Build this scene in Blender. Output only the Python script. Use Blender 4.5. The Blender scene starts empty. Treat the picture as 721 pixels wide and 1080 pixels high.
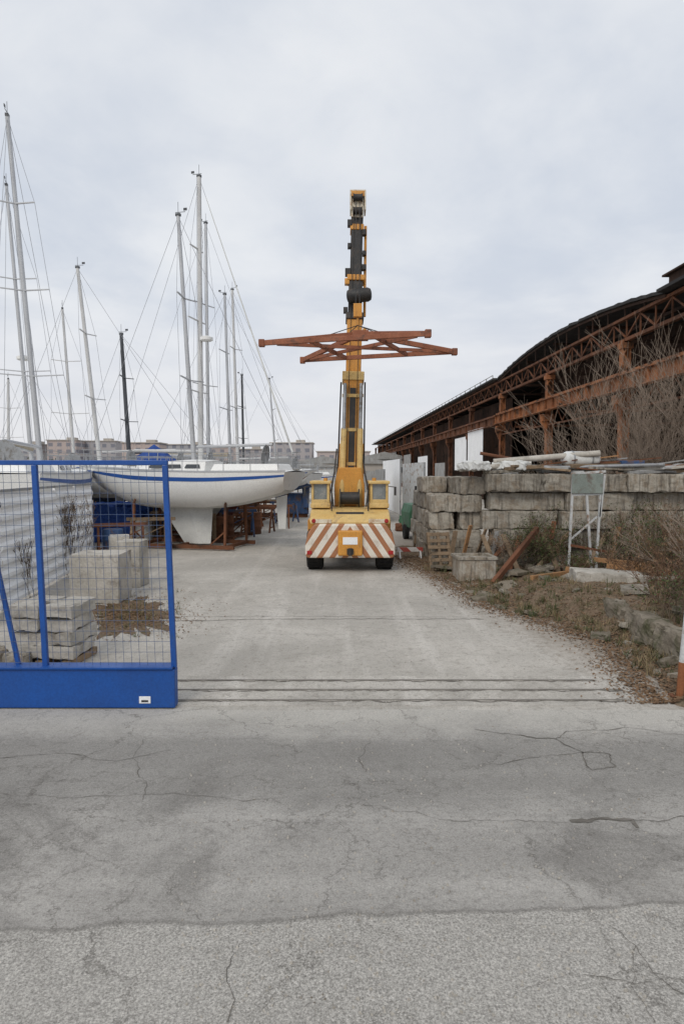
import bpy, math, random
from mathutils import Vector, Matrix, noise
random.seed(7)
R=random.uniform
V=Vector
CAMH=2.5; F=720.0; PITCH=math.atan(43/720)
cp,sp=math.cos(PITCH),math.sin(PITCH)
def ray(px,py):
    x=(px-360.5)/F; y=(540-py)/F
    return V((x,cp+y*sp,-sp+y*cp))
def P(px,py,D):
    r=ray(px,py); t=D/r.y
    return V((r.x*t,D,CAMH+r.z*t))
def G(px,py,z=0.0):
    r=ray(px,py); t=(z-CAMH)/r.z
    return V((r.x*t,r.y*t,z))
scene=bpy.context.scene
COL=scene.collection

# ------------------------------------------------------------ materials
def nn(nt,t,**k):
    n=nt.nodes.new(t)
    for a,b in k.items(): setattr(n,a,b)
    return n
def setin(nt,sock,v):
    if isinstance(v,bpy.types.NodeSocket): nt.links.new(v,sock)
    else: sock.default_value=v
def c4(c): return (c[0],c[1],c[2],1.0)
def tnoise(nt,vec,scale,detail=4,rough=.55,dist=0.0):
    n=nn(nt,'ShaderNodeTexNoise'); nt.links.new(vec,n.inputs['Vector'])
    n.inputs['Scale'].default_value=scale; n.inputs['Detail'].default_value=detail
    n.inputs['Roughness'].default_value=rough; n.inputs['Distortion'].default_value=dist
    return n.outputs['Fac']
def mrange(nt,v,a,b,c=0.0,d=1.0,smooth=False):
    n=nn(nt,'ShaderNodeMapRange'); setin(nt,n.inputs[0],v)
    if smooth: n.interpolation_type='SMOOTHSTEP'
    for i,x in zip((1,2,3,4),(a,b,c,d)): n.inputs[i].default_value=x
    return n.outputs[0]
def math_(nt,op,a,b=0.0,c=None):
    n=nn(nt,'ShaderNodeMath',operation=op); setin(nt,n.inputs[0],a); setin(nt,n.inputs[1],b)
    if c is not None: setin(nt,n.inputs[2],c)
    return n.outputs[0]
def mixc(nt,f,a,b,bl='MIX'):
    n=nn(nt,'ShaderNodeMix',data_type='RGBA',blend_type=bl)
    setin(nt,n.inputs[0],f)
    setin(nt,n.inputs[6],c4(a) if isinstance(a,tuple) else a)
    setin(nt,n.inputs[7],c4(b) if isinstance(b,tuple) else b)
    return n.outputs[2]
def mapv(nt,vec,s):
    n=nn(nt,'ShaderNodeMapping'); nt.links.new(vec,n.inputs[0]); n.inputs['Scale'].default_value=s
    return n.outputs[0]
def base(name):
    m=bpy.data.materials.new(name); m.use_nodes=True; nt=m.node_tree
    return m,nt,nt.nodes['Principled BSDF']
def objvec(nt,rnd=True):
    tc=nn(nt,'ShaderNodeTexCoord')
    if not rnd: return tc.outputs['Object']
    oi=nn(nt,'ShaderNodeObjectInfo')
    m=math_(nt,'MULTIPLY',oi.outputs['Random'],53.0)
    a=nn(nt,'ShaderNodeVectorMath',operation='ADD')
    nt.links.new(tc.outputs['Object'],a.inputs[0]); nt.links.new(m,a.inputs[1])
    return a.outputs[0]
def bump(nt,b,h,strength=.3,dist=.02):
    n=nn(nt,'ShaderNodeBump'); n.inputs['Strength'].default_value=strength; n.inputs['Distance'].default_value=dist
    nt.links.new(h,n.inputs['Height']); nt.links.new(n.outputs[0],b.inputs['Normal'])
def weather(name,c1,c2,c3=None,rough=.8,metal=0.0,scale=2.0,streak=False,bs=.3,lo=.52,hi=.68,fine=45,spec=.5,val=0,c5=None):
    m,nt,b=base(name)
    v=objvec(nt)
    n1=tnoise(nt,v,scale,5,.6)
    col=mixc(nt,mrange(nt,n1,.35,.65),c1,c2)
    nf=tnoise(nt,v,fine,4,.7)
    if c5:
        n5=tnoise(nt,v,scale*2.7,6,.7,.5); col=mixc(nt,mrange(nt,n5,.48,.62,0,.75),col,c5)
    if c3:
        vv=mapv(nt,v,(5,5,.45)) if streak else v
        n2=tnoise(nt,vv,scale*1.6,6,.65,.3)
        col=mixc(nt,mrange(nt,n2,lo,hi),col,c3)
    g=mrange(nt,nf,.25,.75,.78,1.18)
    col=mixc(nt,1.0,col,g,'MULTIPLY')
    if val:
        oi=nn(nt,'ShaderNodeObjectInfo'); col=mixc(nt,1.0,col,mrange(nt,oi.outputs['Random'],0,1,1-val,1+val),'MULTIPLY')
    nt.links.new(col,b.inputs['Base Color'])
    b.inputs['Metallic'].default_value=metal
    rr=mrange(nt,n1,.3,.7,max(rough-.1,.05),min(rough+.12,1))
    nt.links.new(rr,b.inputs['Roughness'])
    b.inputs['Specular IOR Level'].default_value=spec
    if bs>0: bump(nt,b,nf,bs,.015)
    return m
M={}
M['conc']=weather('weathered_concrete',(.42,.39,.335),(.30,.27,.225),(.11,.097,.08),.92,scale=1.3,streak=True,bs=1.0,fine=20,lo=.49,hi=.68,spec=.2,val=.20,c5=(.24,.185,.13))
M['conc2']=weather('pale_concrete',(.52,.49,.44),(.40,.375,.33),(.20,.175,.145),.92,scale=2.0,bs=.8,fine=26,spec=.2,lo=.52,hi=.72,val=.08)
M['mossy']=weather('mossy_dark_concrete',(.24,.21,.17),(.17,.145,.11),(.08,.08,.045),.95,scale=2.4,bs=1.0,fine=18,spec=.1,val=.2)
M['rust']=weather('rusted_steel',(.21,.09,.048),(.11,.052,.032),(.05,.032,.025),.9,.0,scale=1.1,bs=.5,spec=.2)
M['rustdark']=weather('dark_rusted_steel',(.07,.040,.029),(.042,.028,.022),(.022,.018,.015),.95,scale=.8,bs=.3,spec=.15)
M['rustor']=weather('orange_rusted_steel',(.40,.165,.07),(.23,.092,.045),(.08,.044,.028),.88,scale=1.0,bs=.4,spec=.25,lo=.48,hi=.62)
M['spread']=weather('red_oxide_steel',(.33,.12,.06),(.24,.085,.045),(.10,.055,.04),.75,scale=2.5,bs=.3)
M['roof']=weather('bitumen_roof',(.035,.034,.035),(.055,.053,.052),(.12,.11,.10),.9,scale=.7,bs=.5,lo=.55,hi=.75,spec=.2)
M['blue']=weather('blue_gate_paint',(.008,.080,.34),(.006,.065,.28),(.03,.07,.17),.45,scale=2.2,bs=.12,lo=.62,hi=.8)
M['wire']=weather('dark_blue_wire',(.08,.12,.22),(.06,.10,.19),None,.5,scale=4,bs=0)
M['yellow']=weather('crane_yellow_paint',(.66,.31,.05),(.56,.245,.038),(.27,.135,.05),.5,scale=2.6,streak=True,bs=.15,lo=.55,hi=.76)
M['yellow2']=weather('faded_cream_yellow_paint',(.68,.49,.20),(.60,.39,.13),(.30,.19,.10),.55,scale=3,bs=.15,lo=.55,hi=.75)
M['cream']=weather('cream_white_paint',(.70,.64,.52),(.60,.52,.38),(.40,.22,.10),.6,scale=3,bs=.1)
M['black']=weather('black_greasy_steel',(.016,.016,.017),(.03,.028,.026),(.06,.045,.035),.55,scale=3,bs=.2)
M['rubber']=weather('tyre_rubber',(.014,.014,.014),(.022,.021,.020),(.06,.055,.05),.92,scale=6,bs=.4,spec=.2)
M['steel']=weather('galvanised_steel',(.38,.39,.40),(.30,.31,.32),(.18,.16,.14),.5,.4,scale=3,bs=.1)
M['gel']=weather('white_gelcoat',(.85,.85,.83),(.79,.79,.77),(.58,.56,.52),.35,scale=.9,streak=True,bs=0,lo=.60,hi=.88)
M['gelgrey']=weather('chalky_antifouling',(.70,.71,.69),(.60,.61,.60),(.38,.35,.30),.85,scale=1.5,bs=.1,lo=.58,hi=.8)
M['antiblue']=weather('blue_antifouling',(.05,.10,.22),(.04,.07,.16),(.15,.14,.13),.85,scale=1.5,bs=.1)
M['antired']=weather('red_antifouling',(.24,.06,.05),(.18,.05,.04),(.15,.12,.10),.85,scale=1.5,bs=.1)
M['navy']=weather('navy_stripe_paint',(.02,.10,.38),(.02,.08,.30),None,.4,scale=2,bs=0)
M['alu']=weather('aluminium_mast',(.52,.53,.54),(.44,.45,.47),None,.45,.35,scale=1.2,bs=0)
M['maststeel']=weather('dark_mast_paint',(.07,.075,.085),(.05,.055,.06),None,.5,scale=1.2,bs=0)
M['mastwhite']=weather('white_mast_paint',(.62,.62,.61),(.50,.50,.50),None,.45,scale=1.2,bs=0)
M['wirerig']=weather('stainless_rigging',(.34,.35,.37),(.27,.28,.30),None,.45,.2,scale=4,bs=0)
M['glass']=weather('dark_window',(.03,.035,.04),(.05,.055,.06),None,.12,scale=1,bs=0,spec=.8)
M['cabglass']=weather('dusty_cab_glass',(.24,.26,.26),(.14,.16,.16),(.34,.33,.30),.2,scale=3,bs=0,spec=.8)
M['canvasblue']=weather('blue_canvas',(.02,.07,.30),(.015,.05,.21),(.04,.10,.32),.85,scale=3,bs=.5,fine=12)
M['canvasbeige']=weather('beige_canvas',(.42,.36,.27),(.34,.29,.22),None,.9,scale=3,bs=.5,fine=12)
M['white']=weather('dirty_white_sheet_metal',(.86,.87,.88),(.80,.81,.82),(.55,.51,.45),.6,scale=1.2,streak=True,bs=.1,lo=.60,hi=.85)
M['greywhite']=weather('chipped_grey_white_paint',(.56,.57,.57),(.46,.47,.47),(.26,.17,.11),.65,scale=3,bs=.2,lo=.54,hi=.66)
M['greysheet']=weather('dull_grey_sheet',(.36,.365,.36),(.28,.28,.275),(.15,.12,.10),.7,scale=1.4,streak=True,bs=.2)
M['greengrey']=weather('grey_green_panel',(.25,.29,.26),(.19,.22,.20),(.14,.11,.09),.7,scale=2.4,bs=.2)
M['wood']=weather('weathered_timber',(.30,.215,.14),(.21,.155,.105),(.09,.07,.05),.9,scale=3,bs=.6,fine=30,spec=.2,val=.3)
M['woodor']=weather('orange_timber',(.42,.23,.11),(.32,.18,.09),(.14,.09,.06),.85,scale=3,bs=.5,fine=30,spec=.2)
M['green']=weather('green_machine_paint',(.05,.16,.08),(.035,.11,.06),(.07,.06,.05),.6,scale=2,bs=.2)
M['bluesteel']=weather('blue_steel_stand',(.035,.09,.22),(.03,.065,.15),(.14,.08,.05),.6,scale=2,bs=.2,lo=.50,hi=.62)
M['redlamp']=weather('red_lens',(.45,.02,.02),(.3,.015,.015),None,.25,scale=2,bs=0)
M['twig']=weather('grey_brown_twigs',(.23,.18,.14),(.33,.27,.22),None,.95,scale=5,bs=0,spec=.1)
M['twigd']=weather('dark_vine_twigs',(.10,.075,.055),(.15,.115,.09),None,.95,scale=5,bs=0,spec=.1)
M['twigred']=weather('reddish_twigs',(.19,.115,.075),(.13,.085,.06),None,.95,scale=5,bs=0,spec=.1)
M['leafg']=weather('dull_green_leaves',(.085,.105,.04),(.055,.075,.03),(.17,.14,.06),.8,scale=6,bs=0,spec=.25)
M['leafd']=weather('dry_brown_leaves',(.23,.145,.085),(.13,.08,.05),(.33,.24,.155),.95,scale=9,bs=0,spec=.1)
M['strawgrass']=weather('straw_grass',(.30,.235,.14),(.21,.165,.095),(.12,.12,.055),.95,scale=5,bs=0,spec=.1)
M['plaster']=weather('pale_plaster',(.45,.41,.36),(.38,.35,.32),None,.9,scale=.2,bs=0)
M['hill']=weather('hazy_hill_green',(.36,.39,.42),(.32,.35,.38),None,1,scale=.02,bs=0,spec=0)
M['fartree']=weather('far_tree_green',(.13,.14,.115),(.085,.095,.075),(.19,.165,.145),.95,scale=.3,bs=0,spec=.1)

def stripes(name,ca,cb,k,mode):
    m,nt,b=base(name)
    tc=nn(nt,'ShaderNodeTexCoord'); s=nn(nt,'ShaderNodeSeparateXYZ'); nt.links.new(tc.outputs['Object'],s.inputs[0])
    if mode=='chev':
        ax=math_(nt,'ABSOLUTE',s.outputs[0]); v=math_(nt,'ADD',math_(nt,'MULTIPLY',ax,1.5),s.outputs[2])
    else: v=math_(nt,'ADD',s.outputs[0],s.outputs[2])
    fr=math_(nt,'FRACT',math_(nt,'MULTIPLY',v,k))
    col=mixc(nt,math_(nt,'GREATER_THAN',fr,.46),ca,cb)
    n=tnoise(nt,tc.outputs['Object'],5,6,.7); col=mixc(nt,mrange(nt,n,.50,.74,0,.6),col,(.30,.21,.14))
    n2=tnoise(nt,tc.outputs['Object'],40,4,.7); col=mixc(nt,1.0,col,mrange(nt,n2,.3,.7,.82,1.1),'MULTIPLY')
    nt.links.new(col,b.inputs['Base Color']); b.inputs['Roughness'].default_value=.6
    return m
M['hazard']=stripes('red_white_hazard_stripes',(.38,.16,.07),(.74,.69,.60),2.15,'chev')
M['barr']=stripes('red_white_barrier_stripes',(.45,.08,.06),(.75,.74,.72),2.0,'d')

def ground_mat(kind):
    m,nt,b=base(kind+'_surface')
    tc=nn(nt,'ShaderNodeTexCoord'); v=tc.outputs['Object']
    s=nn(nt,'ShaderNodeSeparateXYZ'); nt.links.new(v,s.inputs[0])
    big=tnoise(nt,v,.22,6,.6,.4); mid=tnoise(nt,v,1.1,6,.65,.3); small=tnoise(nt,v,9,6,.7)
    fine=tnoise(nt,v,75,3,.8); grit=tnoise(nt,v,190,2,.7); med=tnoise(nt,v,26,5,.75)
    vo=nn(nt,'ShaderNodeTexVoronoi'); vo.inputs['Scale'].default_value=85; nt.links.new(v,vo.inputs['Vector'])
    stretch=tnoise(nt,mapv(nt,v,(1.6,.12,1)),1.2,5,.6)
    blot=tnoise(nt,v,.75,7,.7,.8)
    if kind=='yard':
        col=mixc(nt,mrange(nt,mid,.35,.65),(.60,.565,.51),(.49,.462,.415))
        col=mixc(nt,mrange(nt,big,.45,.62,0,.85),col,(.41,.385,.345))
        col=mixc(nt,mrange(nt,stretch,.50,.66,0,.6),col,(.68,.645,.59))
        col=mixc(nt,mrange(nt,blot,.54,.66,0,.45),col,(.36,.335,.295))
        col=mixc(nt,mrange(nt,small,.52,.68,0,.65),col,(.31,.28,.24))
        col=mixc(nt,mrange(nt,med,.52,.69,0,.65),col,(.26,.235,.20))
        sx=math_(nt,'ADD',s.outputs[0],math_(nt,'MULTIPLY',big,3.0))
        col=mixc(nt,mrange(nt,sx,-1.6,-6.5,0,.4),col,(.33,.295,.25))
        xe=math_(nt,'ADD',math_(nt,'SUBTRACT',s.outputs[0],3.9),math_(nt,'MULTIPLY',math_(nt,'SUBTRACT',s.outputs[1],8.5),.2))
        xe=math_(nt,'ADD',xe,math_(nt,'MULTIPLY',math_(nt,'SUBTRACT',small,.5),1.8))
        near=mrange(nt,s.outputs[1],30,22)
        col=mixc(nt,math_(nt,'MULTIPLY',mrange(nt,xe,-1.1,.2,0,.8),near),col,(.24,.185,.135))
    else:
        col=mixc(nt,mrange(nt,mid,.3,.7),(.38,.362,.335),(.47,.448,.415))
        col=mixc(nt,mrange(nt,big,.42,.58,0,.8),col,(.325,.31,.287))
        st2=tnoise(nt,mapv(nt,v,(.10,1.5,1)),1.3,5,.6)
        col=mixc(nt,mrange(nt,st2,.48,.66,0,.6),col,(.52,.497,.46))
        # darker, older band of asphalt just outside the gate
        yd=math_(nt,'ADD',s.outputs[1],math_(nt,'MULTIPLY',math_(nt,'SUBTRACT',blot,.5),2.2))
        band=math_(nt,'MULTIPLY',mrange(nt,yd,6.5,6.1),mrange(nt,yd,4.6,5.2))
        col=mixc(nt,math_(nt,'MULTIPLY',band,.55),col,(.25,.24,.222))
        col=mixc(nt,mrange(nt,blot,.52,.64,0,.6),col,(.225,.213,.196))
        col=mixc(nt,mrange(nt,small,.53,.69,0,.55),col,(.23,.217,.198))
        col=mixc(nt,mrange(nt,med,.52,.69,0,.6),col,(.19,.18,.164))
        yy=math_(nt,'ADD',s.outputs[1],math_(nt,'MULTIPLY',math_(nt,'SUBTRACT',mid,.5),1.3))
        col=mixc(nt,mrange(nt,yy,6.2,6.9,0,.8),col,(.55,.525,.475))
        yb=math_(nt,'ADD',s.outputs[1],math_(nt,'MULTIPLY',math_(nt,'SUBTRACT',mid,.5),.25))
        yb=math_(nt,'ADD',yb,math_(nt,'MULTIPLY',s.outputs[0],-.06))
        old=mrange(nt,yb,3.72,3.66)
        oc=mixc(nt,mrange(nt,fine,.35,.65),(.29,.275,.25),(.57,.545,.50))
        oc=mixc(nt,mrange(nt,blot,.52,.68,0,.4),oc,(.28,.265,.24))
        col=mixc(nt,math_(nt,'MULTIPLY',old,.85),col,oc)
        ed=math_(nt,'ABSOLUTE',math_(nt,'SUBTRACT',yb,3.69))
        col=mixc(nt,mrange(nt,ed,.0,.03,.6,0),col,(.17,.16,.145))
    dv=nn(nt,'ShaderNodeVectorMath',operation='ADD'); nt.links.new(v,dv.inputs[0])
    nz=nn(nt,'ShaderNodeTexNoise'); nz.inputs['Scale'].default_value=1.3; nz.inputs['Detail'].default_value=8; nz.inputs['Roughness'].default_value=.7
    nt.links.new(v,nz.inputs['Vector'])
    sc=nn(nt,'ShaderNodeVectorMath',operation='SCALE'); nt.links.new(nz.outputs['Color'],sc.inputs[0]); sc.inputs['Scale'].default_value=1.1
    nt.links.new(sc.outputs[0],dv.inputs[1])
    for scv,th,lo,hi,seed in ((.55,.009,.40,.47,0),(1.5,.018,.47,.54,7),(3.6,.028,.52,.58,3)):
        ve=nn(nt,'ShaderNodeTexVoronoi',feature='DISTANCE_TO_EDGE',voronoi_dimensions='2D'); ve.inputs['Scale'].default_value=scv
        nt.links.new(dv.outputs[0],ve.inputs['Vector'])
        line=mrange(nt,ve.outputs['Distance'],th*.2,th,1,0)
        mk=tnoise(nt,mapv(nt,v,(1,1,1+seed)),.38+seed*.05,3,.5)
        line=math_(nt,'MULTIPLY',line,mrange(nt,mk,lo,hi,0,.62 if kind=='road' else .32))
        line=math_(nt,'MULTIPLY',line,mrange(nt,small,.3,.6,.4,1))
        col=mixc(nt,line,col,(.13,.12,.105))
    col=mixc(nt,1.0,col,mrange(nt,fine,.25,.75,.68,1.26),'MULTIPLY')
    col=mixc(nt,1.0,col,mrange(nt,grit,.25,.75,.74,1.22),'MULTIPLY')
    col=mixc(nt,mrange(nt,vo.outputs['Distance'],.0,.22,.5,0),col,(.70,.67,.62))
    nt.links.new(col,b.inputs['Base Color']); b.inputs['Roughness'].default_value=.93
    b.inputs['Specular IOR Level'].default_value=.2
    bump(nt,b,math_(nt,'ADD',fine,grit),.55,.012)
    return m
M['yard']=ground_mat('yard'); M['road']=ground_mat('road')
def soil():
    m,nt,b=base('leafy_soil'); tc=nn(nt,'ShaderNodeTexCoord'); v=tc.outputs['Object']
    a=tnoise(nt,v,1.5,6,.65); f=tnoise(nt,v,30,5,.75); g=tnoise(nt,v,5,5,.7)
    col=mixc(nt,mrange(nt,a,.35,.65),(.165,.115,.078),(.235,.175,.125))
    col=mixc(nt,mrange(nt,g,.50,.64,0,.75),col,(.085,.088,.045))
    col=mixc(nt,mrange(nt,f,.5,.7,0,.7),col,(.32,.25,.175))
    col=mixc(nt,mrange(nt,f,.45,.3,0,.8),col,(.06,.045,.03))
    nt.links.new(col,b.inputs['Base Color']); b.inputs['Roughness'].default_value=1; b.inputs['Specular IOR Level'].default_value=.1
    bump(nt,b,f,.8,.04); return m
M['soil']=soil()
def facade():
    m,nt,b=base('apartment_facade'); tc=nn(nt,'ShaderNodeTexCoord'); v=tc.outputs['Object']
    s=nn(nt,'ShaderNodeSeparateXYZ'); nt.links.new(v,s.inputs[0])
    fx=math_(nt,'FRACT',math_(nt,'MULTIPLY',s.outputs[0],.24)); fz=math_(nt,'FRACT',math_(nt,'MULTIPLY',s.outputs[2],.31))
    w=math_(nt,'MULTIPLY',math_(nt,'GREATER_THAN',fx,.5),math_(nt,'GREATER_THAN',fz,.45))
    oi=nn(nt,'ShaderNodeObjectInfo')
    col=mixc(nt,oi.outputs['Random'],(.44,.36,.33),(.34,.34,.36))
    col=mixc(nt,math_(nt,'MULTIPLY',w,.8),col,(.16,.17,.21))
    nt.links.new(col,b.inputs['Base Color']); b.inputs['Roughness'].default_value=.9; return m
M['facade']=facade()

# ------------------------------------------------------------ mesh builder
class MB:
    def __init__(s): s.v=[]; s.f=[]
    def add(s,vs,fs):
        o=len(s.v); s.v+= [tuple(x) for x in vs]; s.f+=[tuple(i+o for i in f) for f in fs]; return s
    def box(s,c,d,rz=0,rx=0,ry=0,top=1.0):
        m=Matrix.Rotation(rz,3,'Z')@Matrix.Rotation(ry,3,'Y')@Matrix.Rotation(rx,3,'X'); c=V(c); vs=[]
        for z in (-.5,.5):
            k=top if z>0 else 1
            for x,y in ((-.5,-.5),(.5,-.5),(.5,.5),(-.5,.5)):
                vs.append(c+m@V((x*d[0]*k,y*d[1]*k,z*d[2])))
        return s.add(vs,[(3,2,1,0),(4,5,6,7),(0,1,5,4),(1,2,6,5),(2,3,7,6),(3,0,4,7)])
    def beam(s,a,b,w,h,w2=None,h2=None,up=(0,0,1)):
        a=V(a);b=V(b);d=(b-a).normalized();u=V(up)
        if abs(d.dot(u))>.97: u=V((0,1,0))
        r=d.cross(u).normalized();u=r.cross(d)
        w2=w if w2 is None else w2; h2=h if h2 is None else h2
        vs=[]
        for p,ww,hh in ((a,w,h),(b,w2,h2)):
            for x,y in ((-.5,-.5),(.5,-.5),(.5,.5),(-.5,.5)): vs.append(p+r*x*ww+u*y*hh)
        return s.add(vs,[(0,1,2,3),(7,6,5,4),(1,0,4,5),(2,1,5,6),(3,2,6,7),(0,3,7,4)])
    def tube(s,a,b,r0,r1=None,n=8,cap=True):
        a=V(a);b=V(b);r1=r0 if r1 is None else r1
        d=(b-a)
        if d.length<1e-6: return s
        d.normalize(); u=V((0,0,1)) if abs(d.z)<.9 else V((1,0,0))
        x=d.cross(u).normalized(); y=d.cross(x)
        vs=[]
        for p,r in ((a,r0),(b,r1)):
            for i in range(n):
                t=2*math.pi*i/n; vs.append(p+x*r*math.cos(t)+y*r*math.sin(t))
        fs=[(i,(i+1)%n,n+(i+1)%n,n+i) for i in range(n)]
        if cap: fs+=[tuple(reversed(range(n))),tuple(range(n,2*n))]
        return s.add(vs,fs)
    def prism(s,prof,y0,y1,axis='y'):
        n=len(prof)
        if axis=='y': vs=[(p[0],y0,p[1]) for p in prof]+[(p[0],y1,p[1]) for p in prof]
        else: vs=[(y0,p[0],p[1]) for p in prof]+[(y1,p[0],p[1]) for p in prof]
        return s.add(vs,[tuple(range(n)),tuple(reversed(range(n,2*n)))]+[(i,n+i,n+(i+1)%n,(i+1)%n) for i in range(n)])
    def lathe(s,c,axis,prof,n=24):
        c=V(c);d=V(axis).normalized();u=V((0,0,1)) if abs(d.z)<.9 else V((1,0,0))
        x=d.cross(u).normalized();y=d.cross(x);vs=[]
        for o,r in prof:
            for i in range(n):
                t=2*math.pi*i/n; vs.append(c+d*o+x*r*math.cos(t)+y*r*math.sin(t))
        fs=[]
        for k in range(len(prof)-1):
            for i in range(n): fs.append((k*n+i,k*n+(i+1)%n,(k+1)*n+(i+1)%n,(k+1)*n+i))
        fs.append(tuple(reversed(range(n)))); fs.append(tuple((len(prof)-1)*n+i for i in range(n)))
        return s.add(vs,fs)
    def corr(s,a,b,z0,z1,pitch=.15,amp=.02,horizontal=False,thick=0):
        a=V((a[0],a[1],0));b=V((b[0],b[1],0));d=b-a;L=d.length;d.normalize();n=V((d.y,-d.x,0))
        vs=[];fs=[]
        if horizontal:
            k=max(2,int((z1-z0)/pitch*4))
            for i in range(k+1):
                o=amp*(1 if (i//1)%4 in (0,1) else -1); z=z0+(z1-z0)*i/k
                vs+=[a+n*o+V((0,0,z)),a+d*L+n*o+V((0,0,z))]
        else:
            k=max(2,int(L/pitch*4))
            for i in range(k+1):
                o=amp*(1 if i%4 in (0,1) else -1); p=a+d*(L*i/k)+n*o
                vs+=[p+V((0,0,z0)),p+V((0,0,z1))]
        fs=[(2*i,2*i+2,2*i+3,2*i+1) for i in range(k)]
        return s.add(vs,fs)
    def obj(s,name,mat,parent=None,smooth=False,bevel=0.0,origin=None):
        me=bpy.data.meshes.new(name)
        o_=V(origin) if origin is not None else V((0,0,0))
        me.from_pydata([tuple(V(v)-o_) for v in s.v],[],s.f); me.update()
        me.materials.append(M[mat])
        if smooth:
            for p in me.polygons: p.use_smooth=True
            try: me.set_sharp_from_angle(angle=math.radians(40))
            except Exception: pass
        o=bpy.data.objects.new(name,me); COL.objects.link(o); o.location=o_
        if parent: o.parent=parent
        if bevel:
            md=o.modifiers.new('bevel','BEVEL'); md.width=bevel; md.segments=2; md.limit_method='ANGLE'
        return o
def tag(o,label,cat,group=None,kind=None):
    o['label']=label; o['category']=cat
    if group: o['group']=group
    if kind: o['kind']=kind
    return o
def thing(name,label,cat,loc,rz=0,group=None):
    e=bpy.data.objects.new(name,None); COL.objects.link(e); e.location=loc; e.rotation_euler=(0,0,rz); e.empty_display_size=.3
    return tag(e,label,cat,group)

# ------------------------------------------------------------ ground, road
g=MB(); g.add([(-900,-60,0),(900,-60,0),(900,1500,0),(-900,1500,0)],[(0,1,2,3)])
tag(g.obj('ground','yard'),'pale worn concrete yard of the boat storage','ground',kind='structure')
rd=MB()
nseg=160; x0,x1=-60,60
vs=[];fs=[]
for i in range(nseg+1):
    x=x0+(x1-x0)*i/nseg
    vs+=[(x,-20,.004),(x,7.02+.05*noise.noise(V((x*.8,0,0))),.004)]
fs=[(2*i,2*i+2,2*i+3,2*i+1) for i in range(nseg)]
rd.add(vs,fs); tag(rd.obj('road','road'),'grey patched asphalt road with cracks','road',kind='structure')

def ribbon(mb,pts,w,z):
    q=[]
    for (a,b) in zip(pts[:-1],pts[1:]):
        a=V((a[0],a[1],0));b=V((b[0],b[1],0));n=max(2,int((b-a).length/.03))
        for i in range(n): 
            t=i/n;p=a.lerp(b,t); j=.05
            q.append(V((p.x+j*noise.noise(V((p.x*5,p.y*5,1)))+.02*noise.noise(V((p.x*22,p.y*22,1))),p.y+j*noise.noise(V((p.x*5,p.y*5,9)))+.02*noise.noise(V((p.x*22,p.y*22,5))),0)))
    q.append(V((pts[-1][0],pts[-1][1],0)))
    vs=[]
    for i,p in enumerate(q):
        d=(q[min(i+1,len(q)-1)]-q[max(i-1,0)]); d.normalize(); n=V((-d.y,d.x,0))
        ww=w*(.25+1.2*abs(noise.noise(V((p.x*5,p.y*5,3)))))
        vs+=[(p.x+n.x*ww,p.y+n.y*ww,z),(p.x-n.x*ww,p.y-n.y*ww,z)]
    mb.add(vs,[(2*i,2*i+1,2*i+3,2*i+2) for i in range(len(q)-1)])
M['crack']=weather('dark_crack',(.13,.12,.105),(.20,.185,.165),None,1,scale=4,bs=0,spec=0)  # dark tone shared by the cracks, yard joint and rail grooves
cr=MB()
def gp(l): return [(G(a,b).x,G(a,b).y) for a,b in l]
for l,w in (([(500,770),(540,776),(585,780),(612,795),(625,812),(650,810),(640,796),(612,795)],.009),
            ([(585,780),(600,772),(660,768)],.006),
            ([(612,795),(560,800),(520,806)],.005),
            ([(600,868),(640,864),(668,868),(672,874)],.035),
            ([(668,868),(721,862)],.008),([(380,850),(480,866),(600,868)],.004),
            ([(0,838),(90,842),(180,838),(260,846),(300,842)],.004),
            ([(245,1000),(238,1030),(246,1060),(240,1080)],.0035),
            ([(640,975),(670,1000),(690,1030),(721,1050)],.004),
            ([(560,1040),(620,1030),(680,1040),(721,1030)],.003),
            ([(670,1000),(665,1040),(690,1080)],.003),
            ([(0,800),(60,795),(120,804),(180,792)],.005),([(660,768),(721,776)],.005),
            ([(390,785),(375,800),(385,815)],.005),([(150,780),(140,800),(155,830),(150,845)],.004)):
    ribbon(cr,gp(l),w,.009)
tag(cr.obj('road_crack','crack'),'thin dark jagged cracks in the asphalt','cracks',kind='structure')

gt=thing('gate_track','steel rails of the sliding gate set in concrete','rail track',(0,7.8,0))
xa,xb=-14,3.3
M['rail']=weather('worn_rail_steel',(.20,.185,.165),(.30,.28,.25),None,.6,.2,scale=4,bs=.2)
gg=[G(300,y).y-7.8 for y in (718,728,739)]
for gy,xe_ in zip(gg,(3.0,3.2,3.1)):
    b=MB(); b.box(((xa+xe_)/2,gy,.010),(xe_-xa,.018,.012)); b.obj('rail','rail',gt)
    b=MB(); ribbon(b,[(xa,gy-.03),(xe_,gy-.026)],.028,.0065); b.obj('groove','crack',gt)
b=MB(); b.box(((xa+xb)/2,(gg[0]+gg[2])/2,.001),(xb-xa,abs(gg[0]-gg[2])+.35,.008)); b.obj('concrete_bed','yard',gt)
jy=G(300,653).y
j=MB(); ribbon(j,[(-7,jy-.1),(G(187,655).x,G(187,655).y),(G(300,653).x,jy),(2.4,jy)],.022,.005); ribbon(j,[(-7,jy+.18),(0,jy+.2),(2.3,jy+.15)],.010,.005)
tag(j.obj('pavement_joint','crack'),'dark transverse joint across the concrete yard','joint',kind='structure')
st=MB()
for i in range(1300):
    px=R(190,700);py=R(560,1075); p=G(px,py); r=R(.003,.010)
    if R(0,1)<.6: p.x+= (2.9-p.x)*R(.2,.95) if p.y>8 else 0
    st.box((p.x,p.y,r*.5+.004),(r*R(1,2),r*R(1,2),r),rz=R(0,3),top=.6)
tag(st.obj('loose_gravel','conc2'),'scattered small stones on the pavement','gravel',kind='stuff')

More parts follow.
